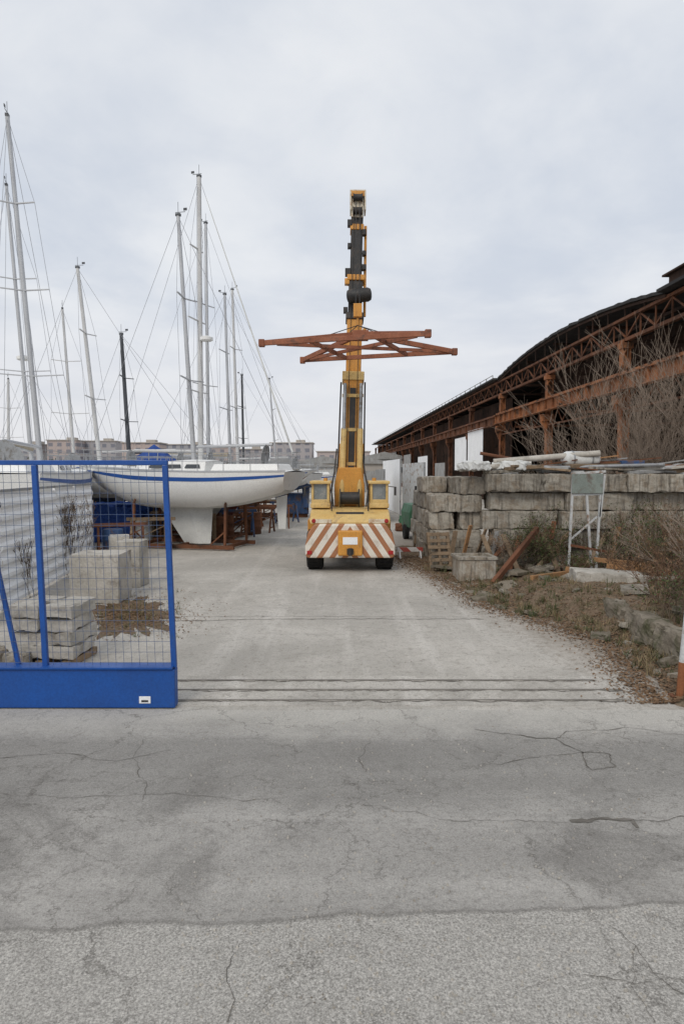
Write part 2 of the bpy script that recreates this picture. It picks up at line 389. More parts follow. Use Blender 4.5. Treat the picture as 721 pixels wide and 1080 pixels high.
# ------------------------------------------------------------ gate
gD=7.12
gate=thing('sliding_gate','blue steel sliding gate with wire mesh infill','gate',(-4.0,gD,0))
def L(p): return p-V((-4.0,gD,0))
br=L(P(184,712,gD)); tr=L(P(174,488,gD)); XL=-3.2
zt=tr.z; zb=.43
sh=(tr.x-br.x)/(zt-zb)
def gx(x,z): return V((x+sh*(z-zb),0,z))
b=MB(); b.box(((XL+br.x+.02)/2,0,.215),(br.x+.02-XL,.14,.41)); b.obj('base_beam','blue',gate,bevel=.012)
b=MB(); b.box(((XL+br.x)/2,0,zb+.012),(br.x-XL,.2,.02)); b.obj('beam_flange','blue',gate)
b=MB(); b.beam(gx(XL,zt),gx(br.x+.03,zt),.05,.05); b.obj('top_rail','blue',gate,bevel=.006)
mx=L(P(49,712,gD)).x; 
for x in (br.x,mx,mx-1.35,mx-2.7):
    b=MB(); b.beam(gx(x,zb),gx(x,zt-.026),.055,.055); b.obj('post','blue',gate,bevel=.006)
b=MB(); b.beam(gx(mx-.30,zb)+V((0,.03,0)),gx(mx-.58,2.2)+V((0,.03,0)),.04,.04); b.obj('brace','blue',gate)
b=MB(); x=XL
while x<br.x-.03:
    b.tube(gx(x,zb),gx(x,zt),.0023,n=5,cap=False); x+=.083
z=zb+.05
while z<zt-.03:
    b.tube(gx(XL,z)+V((0,-.0042,0)),gx(br.x,z)+V((0,-.0042,0)),.0023,n=5,cap=False); z+=.112
b.obj('wire_mesh','wire',gate)
pl=L(P(153,738,gD-.07)); b=MB(); b.box((pl.x,-.074,pl.z),(.12,.006,.075)); b.obj('latch_plate','white',gate,bevel=.002)
b=MB(); b.box((pl.x,-.079,pl.z-.012),(.07,.005,.02)); b.obj('latch_slot','black',gate)
for x in (-2.6,.4):
    b=MB(); b.lathe((x,0,.045),(0,1,0),[(-.03,.04),(-.03,.05),(.03,.05),(.03,.04)],16); b.obj('roller','rail',gate)

pp=G(716,736); post=thing('gate_post','leaning white and rusty steel gate post beside the bank','post',(pp.x,pp.y,0))
b=MB(); b.tube((0,0,0),(.02,0,.40),.038,n=14); b.obj('rusty_base','rustor',post,smooth=True)
b=MB(); b.tube((.02,0,.40),(.17,0,2.4),.036,n=14); b.obj('painted_shaft','greywhite',post,smooth=True)
b=MB(); b.box((0,0,.012),(.18,.18,.02)); b.obj('foot_plate','rust',post)

# ------------------------------------------------------------ left fence and blocks
a=G(-40,668);c=G(99,591)
fdir=(c-a).normalized(); Lf=(c-a).length; k=5
for i in range(k+1):
    p=a+fdir*(Lf*i/k)
    if i<k:
        q=a+fdir*(Lf*(i+1)/k-.03)
        t=thing('fence_panel','white ribbed sheet metal fence panel with dirt streaks','fence',p,0,'white sheet metal fence panels')
        b=MB(); b.corr((0,0),(q-p)[:2],.04,2.1+.04*math.sin(i*2.1),.26,.022,horizontal=True); b.obj('sheet','white',t)
        b=MB(); b.box((-.03,-.03,1.07),(.05,.05,2.14)); b.obj('upright','white',t)
        b=MB(); b.beam((0,-.0,2.15),(q.x-p.x,q.y-p.y,2.15),.05,.05); b.obj('capping','steel',t)
e2=c; t=thing('fence_panel','white ribbed sheet metal fence return beside stored boats','fence',e2,0,'white sheet metal fence panels')
b=MB(); b.corr((0,0),(-4,.8),.04,2.0,.26,.022,horizontal=True); b.obj('sheet','white',t)

import bmesh
def roughblock(name,dx,dy,dz,mat,amp=.02,res=.12,chip=1.0):
    bm=bmesh.new(); bmesh.ops.create_cube(bm,size=1)
    for v in bm.verts: v.co=V((v.co.x*dx,v.co.y*dy,(v.co.z+.5)*dz))
    cuts=max(3,int(max(dx,dy,dz)/res/1.2)); bmesh.ops.subdivide_edges(bm,edges=bm.edges[:],cuts=min(cuts,12),use_grid_fill=True)
    sd=R(0,100)
    for v in bm.verts:
        n=noise.noise_vector(v.co*3.1+V((sd,0,0)))*amp*.7+noise.noise_vector(v.co*11+V((0,sd,0)))*amp*.6
        ex=abs(abs(v.co.x)-dx/2)<1e-4; ey=abs(abs(v.co.y)-dy/2)<1e-4; ez=(abs(v.co.z)<1e-4) or abs(v.co.z-dz)<1e-4
        if ex+ey+ez>=2:
            cdir=V((-v.co.x/dx*2*ex,-v.co.y/dy*2*ey,(-(v.co.z/dz-.5)*2)*ez)); n+=cdir*(amp*.15+amp*3.6*chip*max(0,noise.noise(v.co*5+V((sd,sd,0)))-.12))
        v.co+=n
    me=bpy.data.meshes.new(name); bm.to_mesh(me); bm.free(); me.materials.append(M[mat])
    return me
def place(me,name,loc,rz,label,cat,group=None,rx=0,ry=0,scale=None):
    o=bpy.data.objects.new(name,me); COL.objects.link(o); o.location=loc; o.rotation_euler=(rx,ry,rz)
    if scale: o.scale=scale
    return tag(o,label,cat,group)
m1=roughblock('concrete_block',.92,.9,.93,'conc2',.012)
m2=roughblock('concrete_block',.52,.6,1.0,'conc2',.012)
p=G(99,637); place(m1,'concrete_block',(p.x,p.y+.45,0),.03,'pale cubic concrete ballast block behind the gate','concrete block','concrete ballast blocks')
p=G(136,620); place(m2,'concrete_block',(p.x,p.y+.3,0),-.04,'narrow pale concrete ballast block beside a larger one','concrete block','concrete ballast blocks')
p=G(118,612); place(m2,'concrete_block',(p.x-.1,p.y+.9,0),.3,'narrow pale concrete ballast block near the fence','concrete block','concrete ballast blocks',scale=(.9,1,.95))
p=G(44,706); st=thing('stone_stack','dirty stack of rough paving stones on a pallet','stones',(p.x,p.y+.42,0),-.1)
for lz in range(4):
    for ix in range(2):
        me=roughblock('stone',.40,.72,.17,'conc2',.022,.1)
        o=bpy.data.objects.new('stone',me); COL.objects.link(o); o.parent=st; o.location=((ix-.5)*.41+R(-.02,.02),R(-.04,.04),.11+lz*.173); o.rotation_euler=(R(-.01,.01),0,R(-.05,.05))
for x in (-.34,0,.34):
    b=MB(); b.box((x,0,.05),(.1,.8,.09)); b.obj('pallet_runner','wood',st)
p=G(20,706); b=roughblock('rubble_block',.32,.3,.22,'conc',.03,.1)
place(b,'rubble_block',(p.x,p.y,0),.3,'small broken concrete lump at the foot of the stack','concrete rubble','concrete rubble')
place(b,'rubble_block',(p.x-.4,p.y+.2,0),1.1,'small broken concrete lump at the foot of the stack','concrete rubble','concrete rubble')
# blue tarp heap behind the fence
q=G(118,572); me=roughblock('tarpaulin_heap',2.3,1.4,1.35,'canvasblue',.12,.12,1.5)
place(me,'tarpaulin_heap',(q.x,q.y+.6,0),.15,'blue tarpaulin covering a heap under the boats','tarpaulin')

# ------------------------------------------------------------ plants
def grow(mb,p,d,ln,r,dep,spread,leaf=None,up=.05,kids=(2,3),sag=0):
    seg=2 if dep>0 else 1
    for s in range(seg):
        q=p+d*(ln/seg); mb.tube(p,q,r,r*.78,n=3 if r<.012 else 5,cap=False); p=q; r*=.78
        d=(d+V((R(-.18,.18),R(-.18,.18),R(-.12,.12)+up-sag))).normalized()
        if dep>0 and s<seg-1:
            dd=(d+V((R(-1,1),R(-1,1),R(-.4,.8)))*spread).normalized(); grow(mb,p,dd,ln*.6,r*.6,dep-1,spread,leaf,up,kids,sag)
    if dep>0:
        for _ in range(random.randint(*kids)):
            dd=(d+V((R(-1,1),R(-1,1),R(-.5,.7)))*spread).normalized()
            grow(mb,p,dd,ln*R(.6,.9),max(r*.72,.0045),dep-1,spread,leaf,up,kids,sag)
    elif leaf is not None:
        leaf.append(p)
def leaves(mb,pts,n,size,jit):
    for p in pts:
        for _ in range(n):
            c=p+V((R(-jit,jit),R(-jit,jit),R(-jit,jit))); a=V((R(-1,1),R(-1,1),R(-1,1))).normalized(); b2=a.cross(V((R(-1,1),R(-1,1),R(-1,1)))).normalized()
            s=size*R(.6,1.3); mb.add([c-a*s,c-b2*s*.5,c+a*s,c+b2*s*.5],[(0,1,2,3)])
def shrub(name,label,loc,stems,ln,r,dep,spread,tw,lf=None,nl=3,ls=.03,lj=.08,up=.05,group=None,sag=0,cat='shrub',lean=.8,wide=.15):
    t=thing(name,label,cat,loc,0,group); b=MB(); pts=[]
    for i in range(stems):
        an=R(0,6.28); d=V((math.cos(an)*R(.2,lean),math.sin(an)*R(.2,lean),1)).normalized()
        grow(b,V((R(-wide,wide),R(-wide,wide),-.05)),d,ln*R(.7,1.2),r,dep,spread,pts,up,sag=sag)
    b.obj('branches' if name!='bare_tree' else 'trunk',tw,t)
    if lf:
        l=MB(); leaves(l,pts,nl,ls,lj); l.obj('leaves',lf,t)
    return t
for px,D,h,st_ in ((618,20.5,1.35,5),(642,20,1.6,5),(664,21,1.95,6),(690,20.4,2.0,6),(712,21,2.1,6),(738,20.2,1.9,5)):
    p=P(px,500,D); shrub('bare_tree','leafless many-stemmed tree with thin tangled twigs behind the block wall',(p.x,D,0.0),st_,h,.032,4,.60,'twig',up=.07,group='leafless trees behind the wall',cat='tree',lean=.75)

# ------------------------------------------------------------ dirt bank
edge_pts=[(G(a,b).y,G(a,b).x) for a,b in ((760,760),(700,738),(668,706),(650,681),(590,661),(520,640),(470,612),(425,591),(418,585))]
edge_pts.sort()
def edge(y):
    e=edge_pts
    if y<=e[0][0]: return e[0][1]
    for (y0,x0),(y1,x1) in zip(e[:-1],e[1:]):
        if y<=y1: return x0+(x1-x0)*(y-y0)/(y1-y0)
    return e[-1][1]+(y-e[-1][0])*.02
def ss(a,b,x): t=min(1,max(0,(x-a)/(b-a))); return t*t*(3-2*t)
def hb(x,y):
    d=x-edge(y)-.22*noise.noise(V((y*2.3,0,4)))
    base_=.42*ss(.45,1.4,d)*(1-.85*ss(12.0,15.5,y))*ss(7.0,8.2,y)
    return -.02+.035*ss(0,.15,d)+base_+.08*noise.noise(V((x*1.7,y*1.7,0)))*ss(0,.6,d)+.04*noise.noise(V((x*7,y*7,0)))*ss(0,.2,d)
b=MB(); NX,NY=110,120; vs=[];fs=[]
for jy_ in range(NY+1):
    y=6.9+(22.5-6.9)*jy_/NY; e=edge(y)-.15
    for ix in range(NX+1):
        t=(ix/NX)**1.7; x=e+(17-e)*t; vs.append((x,y,hb(x,y)))
for jy_ in range(NY):
    for ix in range(NX):
        i=jy_*(NX+1)+ix; fs.append((i,i+1,i+NX+2,i+NX+1))
b.add(vs,fs); tag(b.obj('dirt_bank','soil',smooth=True),'brown earth bank covered with dead leaves and weeds','dirt bank',kind='structure')
def litter(n,sampler,zf,name,label,mat='leafd',s0=.012,s1=.032):
    l=MB()
    for _ in range(n):
        x,y=sampler(); z=zf(x,y)+R(.004,.02); s=R(s0,s1); an=R(0,6.28); t=R(-.5,.5); u=V((math.cos(an)*s,math.sin(an)*s,t*s)); w=V((-math.sin(an)*s*.6,math.cos(an)*s*.6,R(-.4,.4)*s))
        c=V((x,y,z)); l.add([c-u,c-w,c+u,c+w],[(0,1,2,3)])
    return tag(l.obj(name,mat),label,'dead leaves',kind='stuff')
def samp1():
    y=7.2+13*(R(0,1)**1.3); d=random.gauss(.45,.85)
    if d<0: d*=.35
    return edge(y)+d,y
litter(20000,samp1,lambda x,y:max(0,hb(x,y)),'leaf_litter','dead brown leaves scattered over the bank edge',s0=.010,s1=.027)
pc=[]; NP=140
for i in range(NP):
    t=2*math.pi*i/NP; rr=.85+.55*noise.noise(V((math.cos(t)*1.6,math.sin(t)*1.6,5)))+.45*noise.noise(V((math.cos(t)*6,math.sin(t)*6,2)))+.2*noise.noise(V((math.cos(t)*20,math.sin(t)*20,2)))
    q=G(134+52*math.cos(t)*rr,650+20*math.sin(t)*rr); pc.append((q.x,q.y,.006))
b=MB(); cq=G(134,650); pc.append((cq.x,cq.y,.006)); b.add(pc,[(i,(i+1)%NP,NP) for i in range(NP)]); tag(b.obj('soil_patch','soil'),'patch of brown soil on the yard behind the gate','soil',kind='structure')
def samp2():
    t=R(0,6.28); r=abs(random.gauss(0,.75)); p=G(134+60*r*math.cos(t),648+18*max(-1.3,min(1.6,r))*math.sin(t)); return p.x,p.y
litter(6000,samp2,lambda x,y:.004,'leaf_litter','dead brown leaves drifted beside the concrete blocks',s0=.008,s1=.022)
gm=MB();gd=MB()
def tuft(mbx,x,y,z,hh,n=14):
    for k in range(n):
        an=R(0,6.28); o=V((R(-.06,.06),R(-.06,.06),0)); tp=V((math.cos(an)*R(.02,.14),math.sin(an)*R(.02,.14),hh*R(.5,1.1))); w=V((math.sin(an),-math.cos(an),0))*.004
        c=V((x,y,z))+o; mbx.add([c-w,c+w,c+tp*.6+w*.7,c+tp,c+tp*.6-w*.7],[(0,1,2,3,4)])
for i in range(460):
    y=7.6+10*(R(0,1)**1.1); x=edge(y)+abs(random.gauss(.3,1.4)); z=max(0,hb(x,y))
    tuft(gm if R(0,1)<.45 else gd,x,y,z,R(.04,.22))
for i in range(60):
    x,y=samp2(); tuft(gm if R(0,1)<.6 else gd,x,y,.004,R(.04,.12),9)
tag(gm.obj('grass_tufts','leafg'),'green weeds and grass tufts on the bank','grass',kind='stuff')
tag(gd.obj('dry_grass_tufts','strawgrass'),'dry straw coloured grass on the bank','grass',kind='stuff')
WY=17.7
for px,D,ln,tw,lf,nl in ((556,16.6,.38,'twigd','leafg',5),(580,17.0,.50,'twigred','leafg',4),(655,15.6,.42,'twig','leafg',2),(690,14.8,.46,'twig','leafg',3),
        (712,12.6,.46,'twigred','leafd',1),(668,13.6,.26,'twigred','leafd',1),(640,17.0,.52,'twigd','leafg',4),
        (536,17.1,.30,'twig','leafd',2),(720,15.2,.58,'twigd','leafg',3),(600,15.8,.22,'twigred','leafg',2),(672,17.0,.58,'twig','leafg',3),(738,12.0,.52,'twig','leafd',1),
        (700,17.0,.60,'twigred','leafg',4),(566,17.1,.52,'twigd','leafg',5),(655,17.1,.52,'twigred',None,0),(716,10.6,.32,'twigred','leafd',1),(704,13.6,.42,'twigd','leafg',3),(684,16.0,.45,'twigred','leafd',1),(722,16.8,.7,'twig','leafd',2),(728,9.8,.34,'twigd','leafg',2)):
    x=(px-360.5)/720*D; z=max(0,hb(x,D))
    shrub('shrub','tangled winter shrub with %s on the earth bank'%('sparse dull green leaves' if lf=='leafg' else 'bare reddish twigs'),(x,D,z),8,ln,.009,3,.65,tw,lf,nl,.024,.10,up=.0,group='winter shrubs on the bank',wide=.35)
pv=a+fdir*(Lf*.70); shrub('climbing_vine','dark leafless vine climbing the white fence',(pv.x+.10,pv.y,0),9,.68,.011,3,.32,'twigd','leafd',1,.025,.06,up=.3,cat='plant',lean=.3,wide=.22)
pv=a+fdir*(Lf*.34); shrub('climbing_vine','thin leafless vine climbing the white fence',(pv.x+.10,pv.y,0),3,.40,.006,3,.32,'twigd',None,up=.3,cat='plant',lean=.3)

# ------------------------------------------------------------ block wall
variants=[roughblock('concrete_block',1.98,.8,.46,'conc',.030) for _ in range(6)]
lab=['long grey weathered concrete block stacked in the wall','stained grey concrete block stacked in the wall']
for lz in range(5):
    x=3.72+(.0,.22,-.05,.14,.02)[lz]
    i=0
    while x<15.5:
        w=1.98*R(.74,1.12); sc=w/1.98
        place(random.choice(variants),'concrete_block',(x+w/2,WY+.4+R(-.14,.14)+(-.14 if lz==4 else 0),lz*.482+.04),R(-.035,.035)+(math.pi if R(0,1)<.5 else 0),lab[(lz+i)%2],'concrete block','stacked concrete blocks of the wall',ry=R(-.010,.010),scale=(sc,1,1))
        x+=w+R(.0,.05); i+=1
v2=[roughblock('concrete_block',.68,1.6,.46,'conc',.030) for _ in range(5)]
for lz in range(5):
    for ix in range(2):
        for iy in range(3 if lz<4 else 2):
            if lz==4 and ix==0 and iy==0: continue
            place(random.choice(v2),'concrete_block',(2.72+ix*.68+R(-.05,.05),18.9+iy*1.65+R(-.12,.12),lz*.47),R(-.06,.06),'grey concrete block in the end stack beside the yard','concrete block','concrete blocks of the end stack',ry=R(-.015,.015))
# stepped blocks coming down toward the road at the right
for (x,y,z,rz) in ((9.2,16.4,0,.1),(9.6,16.3,.47,.05),(8.3,14.8,.05,1.3),(8.5,14.6,.50,1.35),(7.6,13.2,.15,1.4),(6.75,11.9,.1,1.45)):
    place(random.choice(variants),'concrete_block',(x,y,z),rz,'weathered concrete block stepping down along the bank','concrete block','stepped concrete blocks along the bank',scale=(.85,1,1),ry=R(-.03,.03))
ms=roughblock('concrete_slab',1.35,.7,.34,'conc2',.018)
p=G(646,632,0.05); place(ms,'concrete_slab',(p.x+.02,p.y+.35,.20),-.12,'pale flat concrete slab lying on the earth bank','concrete slab',ry=.05)
mr=roughblock('kerb_block',.4,1.1,.46,'mossy',.05,.1)
for i,y in enumerate((8.9,10.0,11.15)):
    place(mr,'kerb_block',(4.52+.07*math.sin(i*3),y,-.10),.08*math.sin(i*5)+.02,'mossy low retaining block at the foot of the bank','concrete block','low retaining blocks of the bank',ry=.14,rx=.02*i)
mqs=[roughblock('rubble_block',.34,.25,.13,mt,.045,.07,1.6) for mt in ('mossy','mossy','conc','mossy','conc')]
for _ in range(80):
    if R(0,1)<.5: y=R(8,16.5); x=edge(y)+abs(random.gauss(.5,.7))
    else: y=R(15.2,17.4); x=R(2.6,8.0)
    s_=R(.2,.95)
    place(random.choice(mqs),'rubble_block',(x,y,max(0,hb(x,y))-.03),R(0,3),'broken stained concrete lump lying on the bank','concrete rubble','concrete rubble',rx=R(-.4,.4),ry=R(-.3,.3),scale=(s_*R(.8,1.5),s_*R(.8,1.3),s_*R(.7,1.2)))
fl=[roughblock('broken_slab',.9,.5,.08,mt,.02,.1) for mt in ('conc','conc2','mossy')]
for px,py,rz in ((575,606,.3),(600,614,-.2),(556,598,.6),(632,612,.1),(690,618,-.1),(545,612,.9),(470,603,.2),(668,650,1.2)):
    q=G(px,py); place(random.choice(fl),'broken_slab',(q.x,q.y,max(0,hb(q.x,q.y))+.02),rz,'thin broken concrete slab lying among the weeds','concrete slab','broken slabs among the weeds',rx=R(-.2,.2),ry=R(-.15,.15),scale=(R(.6,1.1),R(.6,1.1),1))

p=G(503,614); tr_=thing('concrete_trough','grey square concrete trough at the yard edge','concrete trough',(p.x,p.y+.45,0),.05)
b=MB(); b.box((0,0,.25),(.84,.8,.50)); b.obj('basin','conc',tr_,bevel=.02)
b=MB()
for q in ((0,-.38,.53,.9,.1),(0,.38,.53,.9,.1),(-.40,0,.53,.1,.66),(.40,0,.53,.1,.66)): b.box((q[0],q[1],q[2]),(q[3],q[4],.06))
b.obj('rim','conc',tr_)
a1=G(519,617,.03)+V((0,0,.02)); b1=P(566,558,16.6)
o=MB().beam(a1,b1,.10,.13); tag(o.obj('steel_beam','rust',origin=a1,bevel=.008),'rusty steel beam leaning against the block wall','steel beam')
for i,(pa,pb,mat) in enumerate((((498,598),(512,558),'wood'),((508,600),(518,564),'wood'),((516,600),(524,560),'greysheet'),((474,598),(480,560),'wood'),((536,606),(548,565),'rust'),((524,603),(508,564),'wood'),((560,606),(604,558),'wood'),((575,604),(584,550),'rust'),((548,608),(530,564),'wood'),((486,598),(496,554),'woodor'),((590,608),(572,562),'wood'),((505,606),(535,572),'rust'),((612,608),(640,562),'wood'),((660,606),(690,568),'rust'),((680,606),(662,560),'wood'),((640,606),(652,556),'woodor'))):
    a2=G(*pa,.0)
    b2=P(*pb,min(a2.y+.9,17.5)); o=MB().beam(a2+V((0,0,.03)),b2,.12,.035)
    tag(o.obj('wooden_plank' if mat!='rust' else 'steel_bar',mat,origin=a2),'weathered board leaning on the concrete blocks' if mat!='rust' else 'rusty bar leaning on the concrete blocks','board','leaning boards')
pt=G(466,600); pal=thing('pallet','weathered wooden pallet leaning on the block stack','pallet',(pt.x-.02,pt.y,0),.15)
b=MB()
for i in range(6):
    z=.06+i*.16; b.beam((-.30,.02+z*.35,z),(.30,.02+z*.35,z),.09,.022,up=(0,1,-.35))
b.obj('deck_boards','wood',pal)
for x in (-.26,0,.26):
    b=MB(); b.beam((x,.07,0),(x,.07+.31,.90),.07,.09,up=(0,1,0)); b.obj('runner','wood',pal)
fD=16.0
fp=P(619,585,fD); fz=.04
fr=thing('metal_trestle','rust-streaked grey-white metal trestle before the block wall','metal frame',(fp.x,fD,fz),0)
def FL(px,py,D=fD): 
    return P(px,py,D)-V((fp.x,fD,fz))
for s,e in (((604,500),(599,583)),((634,498),(628,586)),((618,520),(624,586)),((637,500),(632,545))):
    b=MB(); q=FL(*e); q.z=-.03 if e[1]>570 else q.z; b.beam(FL(*s),q,.05,.05); b.obj('leg','greywhite',fr)
b=MB(); b.beam(FL(602,500),FL(638,497),.055,.055); b.obj('top_bar','greywhite',fr)
b=MB(); b.beam(FL(603,522),FL(636,521),.045,.045); b.obj('crossbar','greywhite',fr)
b=MB(); b.beam(FL(600,570),FL(629,545),.035,.035); b.obj('brace','greywhite',fr)
b=MB(); c1=FL(619,510,fD-.05); b.box((c1.x,c1.y,c1.z),(.72,.04,.46)); b.obj('sign_panel','greengrey',fr,bevel=.01)
b=MB(); b.beam(FL(601,575),FL(640,582,fD-.4),.05,.05); b.obj('foot_rail','rust',fr)
for s,e,D1,D2 in (((626,590),(700,598),15.5,14.6),((640,597),(706,604),15.0,14.0),((596,600),(650,606),14.8,14.3),((560,612),(600,604),14.5,15.5)):
    a2=P(*s,D1);b2=P(*e,D2); a2.z=max(a2.z,hb(a2.x,a2.y)+.05); b2.z=max(b2.z,hb(b2.x,b2.y)+.05)
    o=MB().beam(a2,b2,.08,.10); tag(o.obj('timber_beam','woodor',origin=a2,bevel=.006),'orange-brown squared timber lying over the bank','timber','timbers on the bank')

# junk on top of the wall ---------------------------------------------
def pipe(pa,pb,D1,D2,r,mat,label,name='pipe'):
    a2=P(*pa,D1-1.6);b2=P(*pb,D2-1.6); o=MB().tube(a2,b2,r,n=14)
    return tag(o.obj(name,mat,origin=a2,smooth=True),label,'pipe','pipes lying on the block wall')
pipe((484,495),(560,489),20.0,19.6,.07,'conc2','dirty white pipe lying on the wall top')
pipe((520,487),(632,478),19.9,19.6,.08,'conc2','thick pale pipe lying on the wall top')
pipe((560,494),(700,490),19.4,19.3,.045,'steel','grey steel pipe along the wall top')
pipe((600,486),(712,492),19.8,19.6,.045,'rust','rusty steel pipe along the wall top')
pipe((506,478),(545,485),20.0,19.9,.045,'rust','rusty steel pipe along the wall top')
t=thing('cylindrical_tank','small grey cylindrical tank lying on the wall','tank',P(612,484,18.2),.1)
b=MB(); b.lathe((-.45,0,0),(1,0,0),[(-.06,.10),(0,.18),(.05,.2),(.85,.2),(.9,.18),(.96,.10)],20); b.obj('shell','gelgrey',t,smooth=True)
for x in (-.25,.25):
    b=MB(); b.lathe((x,0,0),(1,0,0),[(-.02,.215),(.02,.215)],20); b.obj('hoop','steel',t,smooth=True)
zt_=5*.482+.04
pm=[roughblock('building_panel',1.0,.7,.07,mt,.018,.1) for mt in ('conc2','greysheet','wood','greywhite','conc')]
for i in range(28):
    x=R(3.7,10.5); k=random.randrange(5)
    place(pm[k],'building_panel',(x,WY+.4+R(-.12,.2),zt_+.01+.07*(i%3)),R(-.5,.5),'flat weathered panel laid on top of the block wall','panel','panels stored on the wall',rx=R(-.06,.06),ry=R(-.10,.10),scale=(R(.6,1.9),R(.6,1.0),R(.6,1.4)))
for i in range(18):
    x=R(3.7,9.5); l_=R(.9,2.6); a2=V((x,WY+R(.05,.7),zt_+.12+R(0,.1))); b2=a2+V((l_,R(-.3,.3),R(-.16,.30)))
    mt=random.choice(['wood','rust','greysheet','woodor','greywhite']); o=MB().beam(a2,b2,R(.05,.14),.03); tag(o.obj('loose_board',mt,origin=a2),'loose weathered board lying across the wall top','board','loose boards on the wall')
me=roughblock('folded_tarp',1.3,.6,.26,'gelgrey',.08,.1)
for px in (540,500): place(me,'folded_tarp',(P(px,484,18.1).x,18.1,2.52),.1+px*.01,'crumpled pale tarpaulin folded on the wall','tarpaulin','folded tarpaulins',scale=(.7,.8,.9))
q=P(664,490,18.0); b=MB(); b.box((0,0,.1),(.6,.4,.16)); o=b.obj('blue_box','bluesteel',bevel=.02); o.location=(q.x,18.0,2.60); tag(o,'small blue steel box on the wall top','box')

# ------------------------------------------------------------ rusty shed
SH=thing('industrial_shed','long rusting steel-framed shed with arched dark roof','shed',(13.2,0,0),.028)
cols=[10.2,20.2,30.2,40.2,50.6]+[61+10*i for i in range(12)]
EZ=9.15
for y in cols:
    b=MB()
    for dx in (-.16,.16):
        b.box((dx,y,4.1),(.05,.36,8.2))
    z=.4
    while z<8.0:
        b.beam((-.15,y-.16,z),(.15,y-.16,z+.4),.025,.05); b.beam((.15,y-.16,z+.4),(-.15,y-.16,z+.8),.025,.05); z+=.8
    b.box((0,y+.1,4.1),(.26,.03,8.2))
    b.box((-.05,y,.3),(.8,.7,.6)); b.box((-.12,y,5.62),(.66,.5,.4)); b.prism([(-.5,5.42),(-.16,4.7),(-.16,5.8),(-.5,5.8)],y-.12,y+.12)
    b.box((0,y,7.95),(.5,.5,.25))
    b.obj('column','rustor' if y<52 else 'rust',SH)
def girder(y0,y1,z0,z1,x,mat,stiff=1.25):
    b=MB(); b.box((x,(y0+y1)/2,(z0+z1)/2),(.04,y1-y0,z1-z0)); b.box((x,(y0+y1)/2,z1+.03),(.36,y1-y0,.05)); b.box((x,(y0+y1)/2,z0-.03),(.36,y1-y0,.05))
    y=y0+.3
    while y<y1:
        b.box((x-.09,y,(z0+z1)/2),(.13,.04,z1-z0-.01)); y+=stiff
    b.box((x,(y0+y1)/2,z1+.12),(.08,y1-y0,.12))
    return b.obj('runway_girder',mat,SH)
girder(8,51,6.02,6.58,-.35,'rustor'); girder(51.05,175,5.95,6.5,-.35,'rust',2.5)
b=MB(); y=8;k=0
b.box((-.1,30,5.2),(.08,43,.09))
while y<50.5:
    b.beam((-.1,y,5.25 if k%2 else 5.96),(-.1,y+.8,5.96 if k%2 else 5.25),.05,.05); y+=.8;k+=1
b.obj('bracing','rust',SH)
b=MB(); y0,y1=8,172
b.box((0,(y0+y1)/2,EZ),(.20,y1-y0,.12)); b.box((0,(y0+y1)/2,8.2),(.20,y1-y0,.14))
y=y0;k=0
while y<100:
    s=1.3; b.beam((0,y,8.28 if k%2 else EZ-.08),(0,y+s,EZ-.08 if k%2 else 8.28),.06,.07); b.beam((0,y,8.28),(0,y,EZ-.08),.04,.06,up=(1,0,0)); y+=s;k+=1
b.obj('eaves_truss','rust',SH)
b=MB(); b.box((.5,40,EZ-.4),(.1,64,.12)); b.box((-.12,112,EZ+.14),(.2,120,.08)); b.obj('gutter','rustdark',SH)
RISE=.85
for y in [10.2,15.2,20.2,25.2,30.2,35.2,40.2,45.4,50.6]+[61+10*i for i in range(6)]:
    b=MB(); ex=RISE*max(0,1-((y-39)/12.5)**2)
    b.beam((.2,y,8.15),(25.5,y,8.15),.12,.14); b.beam((.2,y,EZ+ex-.12),(25.5,y,EZ+ex-.12),.12,.14)
    x=.3;k=0
    while x<25:
        b.beam((x,y,8.2 if k%2 else EZ+ex-.2),(x+1.6,y,EZ+ex-.2 if k%2 else 8.2),.06,.08); x+=1.6;k+=1
    b.obj('roof_truss','rustdark',SH)
for x in (3,7,11,16,21):
    b=MB(); b.box((x,29,8.3),(.12,44,.18)); b.obj('purlin','rustdark',SH)
for y in range(12,50,12):
    b=MB(); b.beam((.3,y,5.6),(25,y+.0,6.2),.10,.14); b.obj('tie_beam','rust',SH)
b=MB(); n=56; vs=[]
def az_(y): t=(y-39)/12.5; return EZ+.12+RISE*max(0,(1-t*t))
for i in range(n+1):
    y=26.5+25*i/n; z=az_(y)+.03*noise.noise(V((y*1.7,3,0))); ej=-.25+.10*noise.noise(V((y*2.3,0,0)))
    for x in (ej,27): vs+=[(x,y,z),(x,y,z+.13+.05*noise.noise(V((y*3.1,7,0))))]
fs=[]
for i in range(n):
    o=4*i; fs+=[(o+1,o+3,o+7,o+5),(o,o+4,o+6,o+2),(o,o+1,o+5,o+4),(o+2,o+6,o+7,o+3)]
fs+=[(0,2,3,1),(4*n,4*n+1,4*n+3,4*n+2)]
b.add(vs,fs); b.obj('arched_roof','roof',SH)
n=28
b=MB()
for i in range(n):
    ya=26.5+25*i/n;yb=26.5+25*(i+1)/n
    b.beam((-.1,ya,az_(ya)-.08),(-.1,yb,az_(yb)-.08),.08,.12)
    if i%2==0: b.beam((-.1,ya,EZ+.06),(-.1,ya,az_(ya)-.1),.04,.05,up=(1,0,0))
b.obj('arch_rib','rustdark',SH)
b=MB(); b.corr((3.0,10),(3.0,51),6.9,EZ+.1,.5,.04); b.obj('inner_cladding','rustdark',SH)
b=MB(); b.box((13,115,EZ+.24),(27,127,.12)); b.box((13,17,EZ+.2),(27,19,.12)); b.obj('flat_roof','roof',SH)
b=MB()
